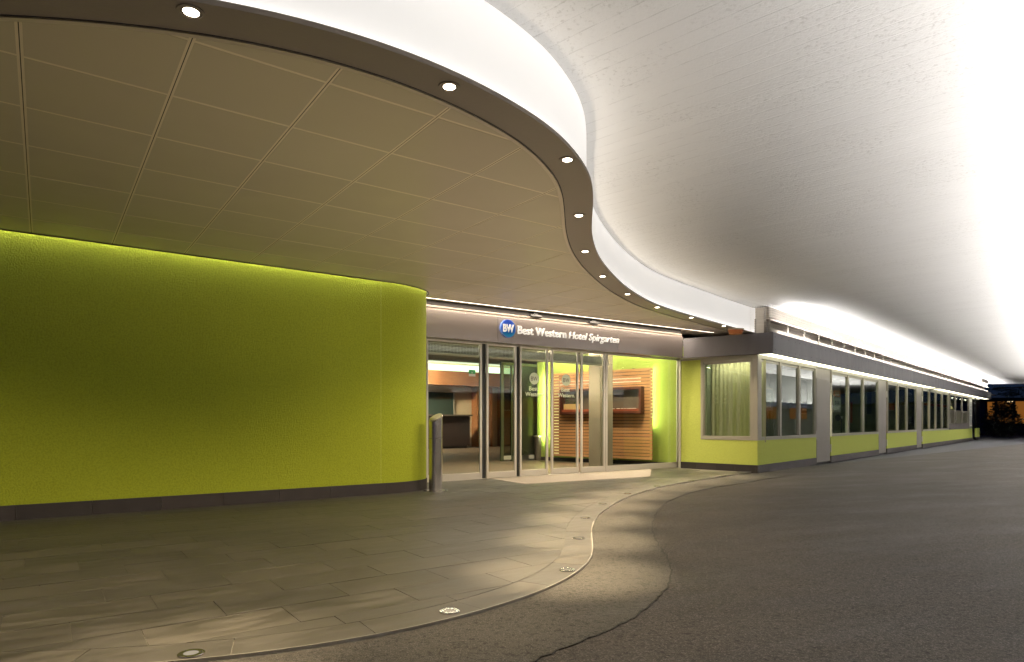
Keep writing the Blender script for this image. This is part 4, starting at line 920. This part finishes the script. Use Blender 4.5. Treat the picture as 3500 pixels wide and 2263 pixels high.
while t < 24:
    mb = MB(); mb.box(RO, a_, an, t, t + .045, -.022, -.0125, 2.965, 3.325); mb.build('post', M['rail'], rl); t += 1.12
# net
nt = thing('bird_net', 'fine dark bird net hung at the roof corner beside the white fascia', 'net', tuple(F1) + (3.0,)); mb = MB()
nA = F1 - fs_ * .74 - fsn * .10; nB = F1 - an * .03 + a_ * .02; nC = F1 - an * .03 + a_ * 9
def netpanel(P, Q, step, zs, r):
    L = (Q - P).length; d = (Q - P) / L; nn = int(L / step)
    for k in range(nn + 1):
        p = P + d * (step * k); j = random.uniform(-.006, .006); mb.tube((p.x + j, p.y, 3.01), (p.x, p.y + j, ZC - .01), r, 3)
    for k in range(zs + 1):
        z = 3.02 + (ZC - .03 - 3.02) * k / zs; mb.tube((P.x, P.y, z), (Q.x, Q.y, z + random.uniform(-.008, .008)), r, 3)
netpanel(nA, nB, .052, 11, .0016); netpanel(nB, nB + a_ * 2.6, .055, 11, .0013)
mb.build('mesh', M['wire'], nt)['kind'] = 'stuff'

# strip lights on the shop roof shining at the ceiling, and an added unseen wall of uplights brightening the right side
for k in range(13):
    t = .6 + 3.0 * k; c = F1 - an * .062 + a_ * (t + 1.4)
    area_light('roof_uplight', (c.x, c.y, 2.985), tuple(an * 1.1) + (1,), 2.8, .03, L_KROOF * 2.8, WH, (a_.x, a_.y, 0))
W0 = Vector((3.7, 1.6)); rwall = thing('added_drive_wall', 'added unseen wall across the drive carrying added uplights', 'wall', (W0.x, W0.y, 0))
mb = MB(); mb.box(W0, a_, -an, -9, 40, -.3, 0, -.05, ZC - .002); mb.build('dark_render', mat('dark_neutral_wall', (.05, .052, .045), .8), rwall)
for k in range(9):
    mb = MB(); t = 1.0 + 4.1 * k; mb.box(W0, a_, -an, t, t + 2.6, .002, .02, 1.25, 1.95); mb.build('lit_window', E_WIN, rwall)
for k in range(16):
    t = -7 + 3.2 * k; c = W0 + a_ * t - an * .12
    mb = MB(); mb.box(c, a_, -an, -1.3, 1.3, -.1, .12, 1.88, 1.90); mb.box(c, a_, -an, -1.3, 1.3, .10, .12, 1.9, 2.13); mb.box(c, a_, -an, -1.3, -1.28, -.1, .1, 1.9, 2.13); mb.box(c, a_, -an, 1.28, 1.3, -.1, .1, 1.9, 2.13); mb.build('added_trough', M['navy'], rwall)
    area_light('added_uplight', (c.x, c.y, 2.08), tuple(-an * .35) + (1,), 2.4, .12, L_RIGHT * 2.4 * (1 + max(t, 0) / 6), WH, (a_.x, a_.y, 0))

# ------------------------------------------------------------------ beyond the far end: house, hedge, tree
fb = thing('far_house', 'dark blue house with orange lit windows beyond the ceiling edge', 'house', (58, 66, 0)); HO = Vector((44, 62)); hx = Vector((1, -.05)).normalized(); hn = Vector((-hx.y, hx.x)) * -1
th_ = lambda x: along(HO, hx, x); D = 62
mb = MB(); mb.box(HO, hx, hn, -12, 40, -8, 0, 0, zat(1372, D)); mb.build('wall', M['navy'], fb)
mb = MB(); mb.box(HO, hx, hn, -12.3, 40, -8, .4, zat(1372, D), zat(1360, D)); mb.build('roof_slab', M['leafdark'], fb)
for x0, x1, y0, y1 in ((3373, 3398, 1374, 1440), (3408, 3459, 1370, 1445), (3469, 3530, 1369, 1447), (3540, 3600, 1369, 1447)):
    d = D; t0, t1 = th_(x0), th_(x1); mb = MB(); f = .12; z0, z1 = zat(y1, d), zat(y0, d)
    mb.box(HO, hx, hn, t0 - f, t0, .001, .08, z0 - f, z1 + f); mb.box(HO, hx, hn, t1, t1 + f, .001, .08, z0 - f, z1 + f); mb.box(HO, hx, hn, t0, t1, .001, .08, z1, z1 + f); mb.box(HO, hx, hn, t0, t1, .001, .08, z0 - f, z0)
    g = mb.build('window', M['bark'], fb); mb = MB(); mb.box(HO, hx, hn, t0, t1, .002, .03, z0, z1); mb.build('pane', E_WIN, g)
mb = MB(); mb.box(HO, hx, hn, th_(3440), th_(3458), .1, .16, zat(1374.5, D), zat(1371, D)); mb.build('lit_lamp', E_TUBE, fb)
def foliage(mb, c, rx, ry, rz, n, s0, s1):
    for k in range(n):
        while True:
            p = Vector((random.uniform(-1, 1), random.uniform(-1, 1), random.uniform(-1, 1)))
            if p.length < 1 and random.random() < .35 + p.length * .65: break
        q = Vector((c[0] + p.x * rx, c[1] + p.y * ry, c[2] + p.z * rz)); s = random.uniform(s0, s1); a = Vector((random.gauss(0, 1), random.gauss(0, 1), random.gauss(0, 1))).normalized(); b = a.orthogonal().normalized()
        mb.add([q, q + a * s, q + a * s * .9 + b * s * .6, q + b * s * .5], [(0, 1, 2, 3)])
bs = at(3423, 50); T = thing('dark_shrub', 'large dark rounded shrub before the orange windows', 'shrub', (bs.x, bs.y, 0)); mb = MB()
foliage(mb, (bs.x, bs.y, 1.0), 1.4, 1.2, 1.2, 2600, .08, .2); foliage(mb, (bs.x + .2, bs.y, 2.1), .8, .8, .7, 900, .08, .2); mb.build('foliage', M['leafdark'], T)['kind'] = 'stuff'
mb = MB(); mb.tube((bs.x, bs.y, 0), (bs.x, bs.y, 1.5), .06, 8, r2=.03); mb.build('stem', M['bark'], T)
T = thing('low_hedge', 'low dark hedge under the orange windows', 'hedge', (44, 54, 0)); mb = MB()
for k in range(26): foliage(mb, (36 + k * 1.0, 55.5, .25), .7, .5, .45 + random.uniform(0, .35), 150, .08, .2)
mb.build('foliage', M['leafdark'], T)['kind'] = 'stuff'
tc_ = at(3600, 47); T = thing('roadside_tree', 'dark tree whose branches reach down below the ceiling edge', 'tree', (tc_.x, tc_.y, 0)); mb = MB()
mb.tube((tc_.x, tc_.y, 0), (tc_.x, tc_.y, 4.2), .22, 10, r2=.14)
for k in range(9):
    a2 = 2.4 + k * .25; mb.tube((tc_.x, tc_.y, 3.4 + .12 * k), (tc_.x + 4.2 * math.cos(a2), tc_.y + 2 * math.sin(a2), 3.9 + random.uniform(-.4, 1)), .07, 6, r2=.015)
mb.build('trunk', M['bark'], T); mb = MB()
foliage(mb, (tc_.x, tc_.y, 6.5), 5.5, 4, 2.6, 3500, .12, .3)
for k in range(7):
    q = at(3400 + random.uniform(0, 100), 46.5 + random.uniform(-.5, 1)); foliage(mb, (q.x, q.y, zat(1335 + random.uniform(-10, 16), 46.5)), .8, .5, .16, 90, .06, .16)
mb.build('crown', M['leafdark'], T)['kind'] = 'stuff'
print('objects', len(bpy.data.objects))
